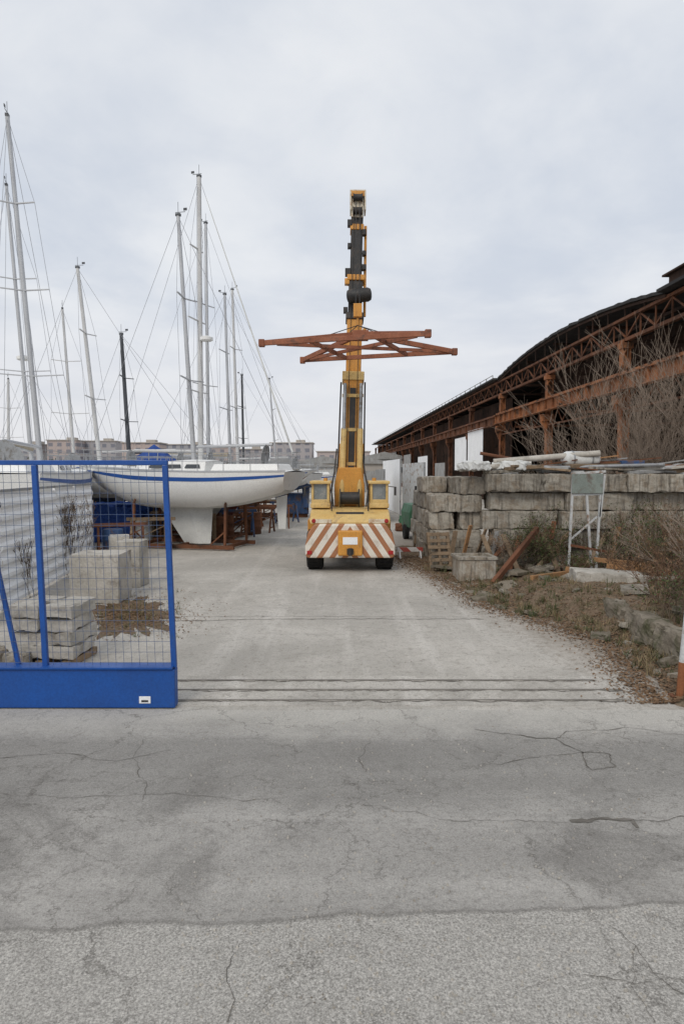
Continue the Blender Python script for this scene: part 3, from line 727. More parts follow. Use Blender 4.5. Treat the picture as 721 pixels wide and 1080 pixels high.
y=52
while y<175:
    b.box((-.4,y,EZ+.42),(.05,.08,.26)); y+=2.0
b.box((-.4,113,EZ+.55),(.04,122,.04)); b.obj('roof_edge_rail','greysheet',SH)
b=MB(); b.box((.1,25.3,EZ+.46),(.7,1.5,.4)); b.box((.1,25.3,EZ+.70),(1.0,2.0,.07))
b.obj('roof_hatch','rustdark',SH)
b=MB(); b.corr((26,8),(26,176),0,9.3,.6,.05); b.corr((.9,176),(26,176),0,9.2,.6,.05); b.obj('rear_wall','rustdark',SH)
b=MB(); b.corr((1.1,52),(1.1,176),0,8.1,.45,.04); b.obj('side_cladding','rustdark',SH)
for (ya,yb,z0,z1,mt) in ((55,60.4,3.3,6.0,'white'),(61.3,66.5,2.6,5.6,'white'),(72,78,0.5,3.4,'greysheet'),(84,92,1.0,4.4,'white'),(45,50,.2,3.4,'greysheet'),(100,108,.5,5,'greysheet'),(120,135,2,6,'greysheet')):
    b=MB(); b.corr((-.42,ya),(-.42,yb),z0,z1,.5,.04); b.obj('cladding_panel',mt,SH)
for i in range(12):
    y=R(20,48); me=roughblock('stored_crate',R(1.2,2.4),R(1.2,2),R(1,2.6),random.choice(['greysheet','conc','wood','rust','gelgrey']),.03)
    place(me,'stored_crate',(13.2+R(1.5,9),y,0),R(-.3,.3),'bulky crate stored inside the rusty shed','crate','crates stored inside the shed')
def cfence(name,pa,pb,h,label,mat='white',D=None):
    a2=G(*pa);b2=G(*pb); t=thing(name,label,'fence',a2,0,'corrugated screens along the shed')
    b=MB(); b.corr((0,0),(b2.x-a2.x,b2.y-a2.y),.05,h,.3,.03); b.obj('sheet',mat,t)
    for k in (0,.5,1):
        b=MB(); q=(b2-a2)*k; b.box((q.x+.05,q.y+.06,h/2),(.08,.08,h)); b.obj('upright','steel',t)
cfence('corrugated_screen',(446,556),(424,545),2.9,'white corrugated sheet screen beside the shed','greywhite')
cfence('corrugated_screen',(421,543),(404,535),3.2,'dull white corrugated sheet screen in the yard')
cfence('corrugated_screen',(404,552),(396,540),2.6,'grey corrugated sheet screen in the yard','greysheet')
gmr=G(438,570); gmc=thing('green_compressor','small green wheeled machine parked near the blocks','machine',(gmr.x,gmr.y+.6,0),.1)
b=MB(); b.prism([(-.30,.45),(.30,.45),(.32,1.0),(.22,1.3),(-.22,1.3),(-.32,1.0)],-.7,.9); b.obj('housing','green',gmc,bevel=.03)
b=MB(); b.box((0,.1,.38),(.5,1.9,.12)); b.obj('chassis','black',gmc)
for x in (-.3,.3):
    b=MB(); b.lathe((x,0,.27),(1,0,0),[(-.08,.18),(-.08,.27),(.08,.27),(.08,.18)],18); b.obj('wheel','rubber',gmc,smooth=True)
b=MB(); b.tube((.1,.2,1.25),(.1,.2,1.95),.04,n=10); b.obj('exhaust','black',gmc)
b=MB(); b.box((0,-.71,.75),(.4,.02,.3)); b.obj('grille','black',gmc)
for i,(px,py) in enumerate(((424,560),(430,556),(446,578),(450,566))):
    q=G(px,py); me=roughblock('scrap_heap',.7,.6,.6,('rust','green','wood','green')[i],.10,.1,2); place(me,'scrap_heap',(q.x,q.y,0),i*.7,'small heap of mixed scrap beside the yard','scrap','scrap heaps beside the yard',scale=(.8,1,R(.5,1.2)))
for px,py,rz in ((432,589,.12),):
    q=G(px,py); t=thing('barrier','low red and white striped traffic barrier beside the crane','barrier',(q.x,q.y,0),rz)
    b=MB(); b.box((0,0,.26),(.75,.05,.12)); b.obj('board','barr',t)
    for x in (-.3,.3):
        b=MB(); b.beam((x,-.12,0),(x,0,.24),.03,.03); b.beam((x,.12,0),(x,0,.24),.03,.03); b.obj('leg','white',t)

# ------------------------------------------------------------ crane
cx,cy=.2,17.0
CR=thing('mobile_crane','yellow mobile crane with raised boom and striped rear','crane truck',(cx,cy,0))
def C(p): return p-V((cx,cy,0))
b=MB(); b.prism([(-1.06,.36),(1.06,.36),(1.11,.44),(1.11,.68),(1.04,.98),(.88,1.20),(-.88,1.20),(-1.04,.98),(-1.11,.68),(-1.11,.44)],-.25,.30); b.obj('striped_counterweight','hazard',CR,bevel=.04)
b=MB(); b.box((0,-.31,.74),(.60,.14,.62)); b.obj('towing_box','yellow',CR,bevel=.03)
b=MB(); b.box((0,-.385,.80),(.36,.01,.18)); b.obj('plate','white',CR)
b=MB(); b.box((0,-.42,.54),(.16,.12,.14)); b.lathe((0,-.48,.54),(0,0,1),[(-.09,.05),(.09,.05)],12); b.obj('tow_hitch','black',CR)
b=MB(); b.box((0,3.0,.72),(1.3,5.0,.34)); b.obj('chassis','black',CR)
b=MB(); prof=[(-.15,1.19),(-.12,1.30),(.05,1.42),(.35,1.52),(.9,1.56),(2.3,1.56),(2.3,1.19)]; b.prism(prof,-1.0,1.0,axis='x'); b.obj('rear_deck','yellow2',CR,bevel=.05)
b=MB(); b.box((0,.12,1.44),(.7,.10,.03),rx=.5); b.obj('hood_grille','black',CR)
for x in (-.66,.66):
    b=MB(); b.box((x,-.135,1.265),(.40,.02,.10)); b.obj('access_hatch','cream',CR,bevel=.005)
for sx in (-1,1):
    b=MB()
    x0_,x1_=(.52,.98)
    for xx in (x0_+.03,x1_-.03):
        for yy in (.45,1.65): b.box((sx*xx,yy,1.89),(.065,.065,.60))
    b.box((sx*.75,1.05,2.215),(.54,1.4,.08)); b.box((sx*.75,1.05,1.62),(.50,1.32,.12)); b.box((sx*.75,.44,1.70),(.42,.06,.16))
    b.obj('cab_frame' if sx<0 else 'engine_cabin_frame','yellow2',CR,bevel=.02)
    b=MB(); b.box((sx*.75,.48,1.93),(.38,.02,.48)); b.obj('window','cabglass',CR)
    b=MB(); b.box((sx*.965,1.05,1.93),(.02,1.14,.48)); b.obj('window','cabglass',CR)
    b=MB(); b.beam((sx*.98,.4,2.12),(sx*1.13,.25,2.1),.02,.02); b.box((sx*1.14,.24,2.0),(.05,.09,.22)); b.obj('mirror','black',CR)
    b=MB(); b.lathe((sx*.90,-.14,1.27),(0,1,0),[(-.03,.04),(0,.055),(.04,.055)],16); b.obj('tail_light','redlamp',CR,smooth=True)
    b=MB(); b.box((sx*1.0,-.26,.5),(.12,.04,.09)); b.obj('rear_reflector','redlamp',CR)
    b=MB(); b.tube((sx*.62,.5,2.25),(sx*.62,.5,2.33),.05,n=12); b.obj('beacon','yellow',CR,smooth=True)
    b=MB(); b.tube((sx*.46,.2,1.50),(sx*.46,.2,2.0),.018,n=6); b.tube((sx*.46,.2,2.0),(sx*.46,.9,2.05),.018,n=6); b.obj('grab_rail','black',CR)
    b=MB(); pv_=[V((sx*.42,.5,1.6)),V((sx*.48,.7,2.0)),V((sx*.40,1.2,2.5)),V((sx*.34,1.5,3.1))]
    for u_,w_ in zip(pv_[:-1],pv_[1:]): b.tube(u_,w_,.022,n=6)
    b.obj('hydraulic_hose','black',CR,smooth=True)
    for yy in (.30,4.0):
        w=bpy.data.objects.new('wheel',None); COL.objects.link(w); w.parent=CR; w.location=(sx*.88,yy+.15,.50)
        b=MB(); b.lathe((0,0,0),(1,0,0),[(-.19,.32),(-.21,.44),(-.16,.50),(.16,.50),(.21,.44),(.19,.32)],32)
        for k in range(28):
            t=2*math.pi*k/28; b.box((0,.50*math.cos(t),.50*math.sin(t)),(.34,.05,.03),rx=t+math.pi/2)
        b.obj('tyre','rubber',w,smooth=True)
        b=MB(); b.lathe((0,0,0),(1,0,0),[(-.17,.28),(-.10,.31),(.10,.31),(.17,.28)],24); b.obj('rim','yellow2',w,smooth=True)
    b=MB(); b.box((sx*.98,2.8,.9),(.35,1.6,.5)); b.obj('side_locker','yellow',CR,bevel=.02)
b=MB(); b.prism([(-.40,1.57),(.40,1.57),(.40,2.15),(.3,2.6),(-.3,2.6),(-.40,2.15)],1.2,2.4); b.obj('turret','yellow',CR,bevel=.02)
b=MB(); b.lathe((0,.9,1.80),(1,0,0),[(-.26,.1),(-.26,.24),(-.23,.24),(-.23,.16),(.23,.16),(.23,.24),(.26,.24),(.26,.1)],24); b.obj('winch_drum','black',CR,smooth=True)
bp=P(369,525,18.8); tp=P(377,213,19.7)
def bz(py):
    t=(525-py)/(525-213); return bp.lerp(tp,t)
def sec(name,ya,yb,w,d,mat,w2=None,d2=None,bev=.02):
    b=MB(); b.beam(C(bz(ya)),C(bz(yb)),w,d,w2,d2,up=(0,-1,0)); return b.obj(name,mat,CR,bevel=bev)
sec('boom_base_section',532,402,.54,.60,'yellow',.50,.56)
sec('boom_collar',405,396,.60,.64,'yellow2')
sec('boom_second_section',400,338,.42,.46,'yellow')
sec('boom_collar',341,334,.50,.54,'black')
sec('boom_third_section',337,300,.38,.42,'black')
sec('boom_collar',300,294,.48,.50,'yellow')
sec('boom_inner_section',296,232,.33,.36,'black')
sec('boom_collar',246,240,.38,.42,'yellow')
sec('boom_head',233,209,.34,.44,'cream',.36,.5)
for py in (227,213):
    b=MB(); q=C(bz(py))+V((0,-.32,0)); b.lathe(q,(1,0,0),[(-.13,.06),(-.13,.12),(-.09,.09),(.09,.09),(.13,.12),(.13,.06)],20)
    b.obj('head_sheave','black',CR,smooth=True)
b=MB(); q=C(bz(208)); b.box(q+V((0,-.05,.06)),(.44,.5,.07)); b.box(q+V((-.2,-.1,-.22)),(.04,.5,.5)); b.box(q+V((.2,-.1,-.22)),(.04,.5,.5)); b.obj('head_plate','cream',CR,bevel=.01)
b=MB(); b.box(q+V((0,-.31,-.02)),(.40,.03,.14)); b.obj('head_guard','yellow',CR)
for sx in (-1,1):
    b=MB(); b.beam(C(bz(540))+V((sx*.34,-.1,0)),C(bz(470))+V((sx*.30,-.1,0)),.05,.8,.05,.4,up=(0,-1,0)); b.obj('pivot_plate','yellow',CR,bevel=.01)
    b=MB(); b.tube(C(bz(535))+V((sx*.24,-.62,0)),C(bz(455))+V((sx*.22,-.5,0)),.08,n=16); b.obj('lift_cylinder','yellow2',CR,smooth=True)
    b=MB(); b.tube(C(bz(455))+V((sx*.22,-.5,0)),C(bz(408))+V((sx*.22,-.38,0)),.05,n=14); b.obj('lift_rod','steel',CR,smooth=True)
    b=MB(); b.tube(C(bz(500))+V((sx*.36,-.05,0)),C(bz(405))+V((sx*.33,-.05,0)),.022,n=8); b.obj('hose','black',CR)
for py in (420,455,490):
    b=MB(); q=C(bz(py)); b.box(q+V((0,-.32,0)),(.58,.03,.09)); b.obj('boom_strap','yellow2',CR)
b=MB(); b.beam(C(bz(520))+V((0,-.315,0)),C(bz(412))+V((0,-.295,0)),.16,.02,up=(0,-1,0)); b.obj('boom_slot','black',CR)
b=MB(); q=C(bz(317))+V((.10,-.42,0)); b.lathe(q,(1,-.15,.05),[(-.34,.08),(-.32,.15),(-.24,.19),(.24,.19),(.32,.15),(.34,.08)],22); b.obj('hose_reel','black',CR,smooth=True)
for py,dx,s in ((330,-.26,.12),(300,-.24,.13),(270,.22,.1),(285,.22,.12),(262,-.2,.1),(352,.28,.10),(248,.2,.12),(238,-.2,.14),(290,-.22,.16),(365,-.27,.12)):
    b=MB(); q=C(bz(py)); b.box(q+V((dx,-.12,0)),(s,.22,s*1.2)); b.obj('boom_bracket','black' if py not in(300,365,352) else 'yellow',CR,bevel=.01)
b=MB(); b.tube(C(bz(336))+V((.27,-.05,0)),C(bz(240))+V((.24,-.05,0)),.04,n=10); b.obj('side_tube','yellow',CR,smooth=True)
b=MB(); hd=C(bz(220))+V((0,-.46,0)); hk=C(P(377,335,18.0))
for dx in (-.05,.05): b.tube(hd+V((dx,0,0)),hk+V((dx,0,.3)),.012,n=6)
b.obj('hoist_cable','black',CR)
b=MB()
for dx in (-.13,.13): b.tube(C(bz(500))+V((dx,-.36,0)),C(bz(225))+V((dx*.7,-.26,0)),.010,n=6)
b.obj('boom_line','black',CR)
b=MB(); b.box(hk+V((0,0,.18)),(.22,.16,.34)); b.tube(hk,hk+V((0,0,-.2)),.03,n=10); b.obj('hook_block','yellow',CR,bevel=.03)

s_=.935
def cor(px,py,D): return P(px,py,D*s_)
FLc=cor(276,362,17.4);FRc=cor(451,352,16.2);BRc=cor(479,371,18.8);BLc=cor(319,380,20.1)
zz=(FLc.z+FRc.z+BRc.z+BLc.z)/4
for q in (FLc,FRc,BRc,BLc): q.z=q.z*.9+zz*.1
cen=(FLc+FRc+BRc+BLc)/4
SP=thing('lifting_frame','rusty red steel spreader frame hanging from the crane hook','lifting frame',cen)
def S(p): return p-cen
for nm,a2,b2 in (('side_beam',FLc,FRc),('side_beam',BLc,BRc)):
    b=MB(); b.beam(S(a2),S(b2),.08,.11); b.obj(nm,'spread',SP,bevel=.008)
for a2,b2 in ((FLc,BRc),(BLc,FRc)):
    m_=V((0,0,.34)); b=MB(); b.beam(S(a2),m_,.09,.12); b.beam(m_,S(b2),.09,.12); b.obj('diagonal_arm','spread',SP,bevel=.008)
    b=MB(); b.beam(S(a2).lerp(V((0,0,0)),.15),S(b2).lerp(V((0,0,0)),.15)+V((0,0,.003)),.06,.08); b.obj('lower_arm','spread',SP)
for t in (.3,.7):
    b=MB(); b.beam(S(FLc).lerp(S(FRc),t),S(BLc).lerp(S(BRc),t),.07,.09); b.obj('cross_tie','spread',SP)
for q in (FLc,FRc,BRc,BLc):
    b=MB(); b.box(S(q),(.14,.16,.17)); b.obj('corner_block','spread',SP,bevel=.015)
b=MB(); b.box((0,0,.30),(.4,.4,.2)); b.obj('centre_plate','spread',SP,bevel=.01)
hkw=hk+V((cx,cy,0))-cen+V((0,0,-.2))
for q in (FLc,FRc,BRc,BLc):
    b=MB(); b.tube(S(q).lerp(V((0,0,.3)),.55),hkw,.012,n=6); b.obj('sling','black',SP)

# ------------------------------------------------------------ boats
def lerp(a,b,t): return a+(b-a)*t
def boat(label,mpx,mby,tpx,tpy,D,rz,Ln,Bm,rootz,mastoff=.06,stripe='navy',bottom='gelgrey',mast='alu',mr=.075,cover='canvasblue',detail=True,spreaders=2,name_text=None,tarp=False,furled=True,radar=None,keel=True,lines=1,boot=6):
    mw=P(mpx,mby,D)
    ca,sa=math.cos(rz),math.sin(rz); off=V((Ln*mastoff*ca,Ln*mastoff*sa,0))
    loc=V((mw.x,D,rootz))-off; loc.z=rootz
    B=thing('sailboat',label,'sailboat',(loc.x,loc.y,loc.z),rz,'sailboats stored ashore')
    inv=(Matrix.Translation(loc)@Matrix.Rotation(rz,4,'Z')).inverted()
    NS=26;NJ=9
    def sect(t):
        x=(t-.5)*Ln
        hbm=Bm/2*(1-abs((t-.42)/.60)**2.3*(.42 if t<.42 else 1.0)) if t<.99 else 0.01
        hbm=max(hbm,.012)
        zs=.95+.28*max(0,(t-.3))**1.6*1.2+.03*(1-t)
        zb=-.22+.62*max(0,(.42-t)/.42)**1.8+ (1.12*max(0,(t-.58)/.42)**2.6)
        zb=min(zb,zs-.03)
        return x,hbm,zs,zb
    def pt(t,a,side,out=0):
        x,h,zs,zb=sect(t); y=h*max(0,math.cos(a))**.62; z=zs-(zs-zb)*math.sin(a)**1.05
        x2=x+ (0.06*Ln*((z-zb)/(zs-zb+.001))*ss(.8,1,t))
        if t<.001: x2+= .18*(1-(z-zb)/(zs-zb))
        return V((x2,side*(y+out),z))
    def shell(j0,j1,out,side):
        vs=[];fs=[];m=j1-j0
        for i in range(NS+1):
            t=i/NS
            for jj in range(m+1): vs.append(pt(t,(j0+jj)/NJ*math.pi/2,side,out))
        for i in range(NS):
            for jj in range(m):
                q=i*(m+1)+jj; f=(q,q+1,q+m+2,q+m+1); fs.append(f if side>0 else tuple(reversed(f)))
        return vs,fs
    b=MB()
    for sd in (1,-1):
        vs,fs=shell(0,boot,0,sd); b.add(vs,fs)
    tv=[pt(0,j/NJ*math.pi/2,1) for j in range(NJ+1)]+[pt(0,j/NJ*math.pi/2,-1) for j in range(NJ-1,-1,-1)]
    b.add(tv,[tuple(range(len(tv)))])
    b.obj('hull','gel',B,smooth=True)
    b=MB()
    for sd in (1,-1):
        vs,fs=shell(boot,NJ,0.0,sd); b.add(vs,fs)
    b.obj('underbody',bottom,B,smooth=True)
    for sd in (1,-1):
        b=MB(); vs=[]
        for i in range(NS):
            t=i/NS; vs+=[pt(t,.16,sd,.006),pt(t,.27,sd,.006)]
        fs=[(2*i,2*i+1,2*i+3,2*i+2) for i in range(NS-1)]; b.add(vs,fs)
        b.obj('sheer_stripe',stripe,B,smooth=True)
    b=MB(); vs=[];fs=[]
    for i in range(NS+1):
        l=pt(i/NS,0,1);r=pt(i/NS,0,-1); vs+=[l,(l+r)/2+V((0,0,.05*min(1,abs(l.y)))),r]
    for i in range(NS): o=3*i; fs+=[(o,o+1,o+4,o+3),(o+1,o+2,o+5,o+4)]
    b.add(vs,fs); b.obj('deck','gel',B,smooth=True)
    b=MB()
    for sd in (1,-1):
        for i in range(NS): b.beam(pt(i/NS,0,sd)+V((0,0,.02)),pt((i+1)/NS,0,sd)+V((0,0,.02)),.03,.05)
    b.obj('toe_rail','alu',B)
    x0_,x1_=-.12*Ln,.22*Ln; w0,w1=Bm*.31,Bm*.20; z0=.98;z1=1.32
    b=MB(); prof=[(x0_,w0,z0,z1),(x0_+.3*(x1_-x0_),w0*.98,z0,z1+.02),(x0_+.75*(x1_-x0_),lerp(w0,w1,.6),z0+.02,z1-.05),(x1_+.25,w1*.7,z0+.04,z0+.08)]
    vs=[]
    for x,w,a_,c_ in prof: vs+=[(x,-w,a_),(x,-w*.84,c_),(x,0,c_+.05),(x,w*.84,c_),(x,w,a_)]
    fs=[]
    for i in range(3):
        for jj in range(4): o=5*i+jj; fs.append((o,o+1,o+6,o+5))
    fs+=[(4,3,2,1,0),(15,16,17,18,19)]
    b.add(vs,fs); b.obj('cabin','gel',B,bevel=.02)
    if detail:
        for sd in (1,-1):
            for k in range(3):
                xa_=x0_+.15+k*(x1_-x0_)*.27; b=MB(); w=w0*.955-(.06*k*w0*.6); b.add([(xa_,sd*(w+.02),z0+.12),(xa_+.55,sd*(w+.01-.03*k),z0+.12),(xa_+.5,sd*(w*.93+.015-.03*k),z0+.24),(xa_+.05,sd*(w*.93+.02),z0+.24)],[(0,1,2,3)]); b.obj('cabin_window','glass',B)
        b=MB(); b.box((-.30*Ln,0,1.12),(.32*Ln,Bm*.55,.22),top=.9); b.obj('cockpit_coaming','gel',B,bevel=.03)
        b=MB(); b.lathe((-.36*Ln,0,1.5),(1,0,.15),[(-.01,.34),(-.01,.37),(.01,.37),(.01,.34)],24); b.tube((-.36*Ln,0,1.1),(-.36*Ln,0,1.5),.05,n=8); b.obj('steering_wheel','steel',B)
    b=MB()
    for sd in (1,-1):
        prev=None
        for k in range(9):
            t=.03+.94*k/8; q=pt(t,0,sd); q.y*=.96; b.tube(q,q+V((0,0,.6)),.012,n=5)
            if prev: 
                b.tube(prev+V((0,0,.6)),q+V((0,0,.6)),.007,n=4); b.tube(prev+V((0,0,.32)),q+V((0,0,.32)),.006,n=4)
            prev=q
    l=pt(.97,0,1)*1; q1=V((l.x,l.y*.9,l.z+.6)); q2=V((l.x,-l.y*.9,l.z+.6)); tip=V((l.x+.25,0,l.z+.62)); b.tube(q1,tip,.014,n=5); b.tube(q2,tip,.014,n=5)
    b.obj('guard_rail','steel',B)
    if keel:
        b=MB(); kx=.02*Ln; vs=[]
        for z,xa_,xb_,th in ((-.14,-.95,1.05,.16),(-.75,-.90,.55,.12),(-1.40,-.85,.10,.09)):
            vs+=[(kx+xa_,-.01,z),(kx+lerp(xa_,xb_,.4),-th,z),(kx+xb_,0,z),(kx+lerp(xa_,xb_,.4),th,z)]
        b.add(vs,[(3,2,1,0),(8,9,10,11)]+[(r_*4+i,r_*4+(i+1)%4,r_*4+4+(i+1)%4,r_*4+4+i) for r_ in (0,1) for i in range(4)]); b.obj('keel',bottom,B,bevel=.02)
        b=MB(); b.prism([(-.46*Ln,.25),(-.41*Ln,.15),(-.42*Ln,-.85),(-.455*Ln,-.85)],-.03,.03); b.obj('rudder',bottom,B,bevel=.01)
    foot=V((Ln*mastoff,0,1.15)); top=inv@P(tpx,tpy,D)
    b=MB(); b.tube(foot,top,mr,mr*.72,n=12); b.obj('mast',mast,B,smooth=True)
    md=(top-foot); H=md.length
    b=MB(); b.tube(top,top+V((0,0,.45)),.008,n=4); b.beam(top+V((-.25,0,.12)),top+V((.1,0,.12)),.015,.015); b.box(top+V((-.25,0,.2)),(.12,.02,.08)); b.box(top+V((0,0,.04)),(.16,.1,.08)); b.obj('masthead_gear','maststeel',B)
    sp_=[]
    for k in range(spreaders):
        q=foot+md*((k+1)/(spreaders+1)*.98+.02); hw=Bm*.32*(1-.2*k)
        b=MB(); b.add([q+V((0,0,0)),q+V((-.1,hw,.05)),q+V((-.15,hw,.05)),q+V((-.08,0,0)),q+V((-.15,-hw,.05)),q+V((-.1,-hw,.05)),
                       q+V((0,0,.03)),q+V((-.1,hw,.08)),q+V((-.15,hw,.08)),q+V((-.08,0,.03)),q+V((-.15,-hw,.08)),q+V((-.1,-hw,.08))],
                      [(5,4,3,2,1,0),(6,7,8,9,10,11)]+[(i,(i+1)%6,6+(i+1)%6,6+i) for i in range(6)])
        b.obj('spreader',mast,B); sp_.append((q,hw))
    b=MB(); r=.0065
    for sd in (1,-1):
        ch=pt(.5+mastoff-.03,0,sd); prev=ch
        for q,hw in sp_:
            n_=q+V((-.1,sd*hw,.05)); b.tube(prev,n_,r,n=4); prev=n_
        b.tube(prev,top,r,n=4)
        b.tube(ch,sp_[0][0],r*.8,n=4)
    bow=pt(.985,0,1); bow.y=0; stn=pt(0,0,1)
    b.tube(bow,top,r*1.1,n=4); 
    b.tube(V((stn.x,0,stn.z)),top,r*1.1,n=4)
    if lines>1:
        b.tube(foot+V((.9,0,0)),foot+md*.66,r,n=4); b.tube(foot+V((-.2,.12,0)),top+V((-.1,0,0)),r*.8,n=4)
        b.tube(V((stn.x,0,stn.z)).lerp(top,.3),V((stn.x,stn.y*.8,stn.z)),r,n=4)
    b.obj('rigging','wirerig',B)
    if furled:
        b=MB(); q0=bow.lerp(top,.05); q1=bow.lerp(top,.93); n=10
        for i in range(n): 
            b.tube(q0.lerp(q1,i/n),q0.lerp(q1,(i+1)/n),lerp(.04,.014,i/n),lerp(.04,.014,(i+1)/n),n=8,cap=False)
        b.obj('furled_sail',('canvasbeige' if cover=='canvasbeige' else 'gelgrey'),B,smooth=True)
    g0=foot+V((-.1,0,.65)); g1=g0+V((-.36*Ln,0,.05))
    b=MB(); b.tube(g0,g1,.05,n=10); b.obj('boom',mast,B,smooth=True)
    if cover:
        b=MB(); n=8
        for i in range(n):
            t0,t1=i/n,(i+1)/n; b.tube(g0.lerp(g1,t0)+V((0,0,.09)),g0.lerp(g1,t1)+V((0,0,.09)),.11*(1-.5*t0),.11*(1-.5*t1),n=8,cap=i in(0,n-1))
        b.obj('sail_cover',cover,B,smooth=True)
    if tarp:
        b=MB(); xs=[-.16,-.08,.0,.10,.22]; vs=[]
        for i_,x in enumerate(xs): 
            h_=(.30,.70,1.05,.60,.22)[i_]
            vs+=[(x*Ln,-Bm*.40,1.02),(x*Ln,-.3,1.12+h_*.7),(x*Ln,0,1.12+h_),(x*Ln,.3,1.12+h_*.7),(x*Ln,Bm*.40,1.02)]
        fs=[]
        for i in range(4):
            for jj in range(4): o=5*i+jj; fs.append((o,o+1,o+6,o+5))
        fs+=[(0,1,2,3,4),(20,21,22,23,24)]; b.add(vs,fs); b.obj('cover_tent','canvasblue',B)
    if radar is not None:
        q=foot+md*radar; b=MB(); b.lathe(q+V((.25,0,0)),(0,0,1),[(-.08,.18),(-.05,.24),(.05,.24),(.1,.14)],20); b.beam(q,q+V((.25,0,-.08)),.08,.05); b.obj('radar_dome','gel',B,smooth=True)
    if name_text:
        cc=bpy.data.curves.new('nm','FONT'); cc.body=name_text; cc.size=.40; cc.extrude=.004; cc.offset=.006
        o=bpy.data.objects.new('nm',cc); COL.objects.link(o); bpy.context.view_layer.update()
        me=bpy.data.meshes.new_from_object(o.evaluated_get(bpy.context.evaluated_depsgraph_get())); bpy.data.objects.remove(o)
        me.materials.clear(); me.materials.append(M['navy']); o=bpy.data.objects.new('name_lettering',me); COL.objects.link(o); o.parent=B
        side=-1 if math.cos(rz)>0 else 1
        q=pt(.58,.25,side); yy=side*(Bm/2+.04)
        b=MB(); b.box((q.x-.75,yy-side*.02,q.z+.30),(2.3,.02,.5)); b.obj('name_cloth','gel',B)
        o.location=(q.x+.2,yy,q.z+.16); o.rotation_euler=(math.radians(90),0,0 if side<0 else math.pi)
    C_=thing('boat_cradle','steel cradle with padded arms under a stored sailboat','boat cradle',(loc.x,loc.y,0),rz,'boat cradles')
    cm=random.choice(['rust','rust','wood','bluesteel'])
    b=MB()
    for yy in (-.9,.9): b.beam((-1.9,yy,.10),(1.9,yy,.10),.10,.12)
    for xx in (-1.6,0.1,1.6): b.beam((xx,-.84,.10),(xx,.84,.10),.09,.10)
    b.obj('base_frame',cm,C_)
    for xx in (-1.6,1.6):
        for yy in (-.9,.9):
            b=MB(); b.beam((xx,yy,.17),(xx,yy*.92,rootz-.02),.07,.07); b.beam((xx,yy,.6),(xx-.5*(1 if xx>0 else -1),yy,.17),.04,.04); b.tube((xx,yy*.92,rootz-.02),(xx,yy*.78,rootz+.15),.03,n=8); b.obj('arm',cm,C_)
            b=MB(); b.box((xx,yy*.76,rootz+.12),(.3,.3,.06),rx=.9*(1 if yy>0 else -1)); b.obj('pad','wood',C_)
    return B
rad=math.radians
boat('white sailboat with blue sheer stripe standing in a cradle',205,488,188,228,22.6,rad(166),7.3,2.6,1.50,-.02,'navy','gelgrey','alu',.08,None,furled=False,boot=7)
boat('white sailboat with tall white mast behind the striped one',212,488,210,187,25.6,rad(-14),7.4,2.7,1.45,.03,'gelgrey','gelgrey','mastwhite',.105,None,spreaders=3,radar=.45,lines=2)
boat('white sailboat with aluminium mast on a cradle in the row',220,488,217,236,31,rad(-25),9.0,2.9,1.4,.05,'navy','antiblue','alu',.085,None,furled=False)
boat('white sailboat with slim mast stored in the row',243,488,237,311,33.5,rad(-10),8.6,2.8,1.4,.05,'navy','antired','alu',.08,'canvasbeige',furled=False)
boat('small white sailboat with slim mast stored ashore',251,488,245,306,38,rad(160),8.4,2.7,1.4,.05,'navy','antiblue','mastwhite',.09,None,furled=False)
boat('sailboat with dark mast stored far along the row',257,488,255,396,46,rad(-20),8.2,2.7,1.3,.05,'navy','antired','maststeel',.09,None,furled=False)
boat('large white sailboat with heavy grey mast behind the fence',43,480,8,123,21.5,rad(100),9.6,3.0,1.45,.03,'navy','antiblue','alu',.09,None,spreaders=3,furled=False,lines=2)
boat('white sailboat with radar dome and grey mast behind the fence',34,480,7,196,26,rad(105),9.5,3.0,1.45,.03,'navy','antired','alu',.08,'canvasbeige',spreaders=2,radar=.40,furled=False)
boat('white sailboat with slim mast behind the fence',79,485,66,326,35,rad(110),9,2.8,1.45,.05,'navy','antiblue','mastwhite',.08,None,furled=False)
boat('white sailboat with name lettering and beige mast',106,484,82,283,28,rad(174),8.6,2.8,1.50,.03,'gelgrey','antiblue','mastwhite',.09,None,name_text='BONDIS',furled=False)
boat('sailboat with dark mast and blue cover behind the row',137,484,128,353,30,rad(172),7.0,2.6,1.50,.16,'navy','antiblue','maststeel',.10,None,tarp=True,furled=False)
boat('sailboat with short beige mast far behind the fence',9,485,9,400,44,rad(110),8.5,2.8,1.5,.05,'navy','antired','mastwhite',.10,'canvasbeige',furled=False)
boat('white sailboat stored far along the yard',292,492,284,400,56,rad(200),8.5,2.8,1.2,.05,'navy','antiblue','alu',.08,None,furled=False)

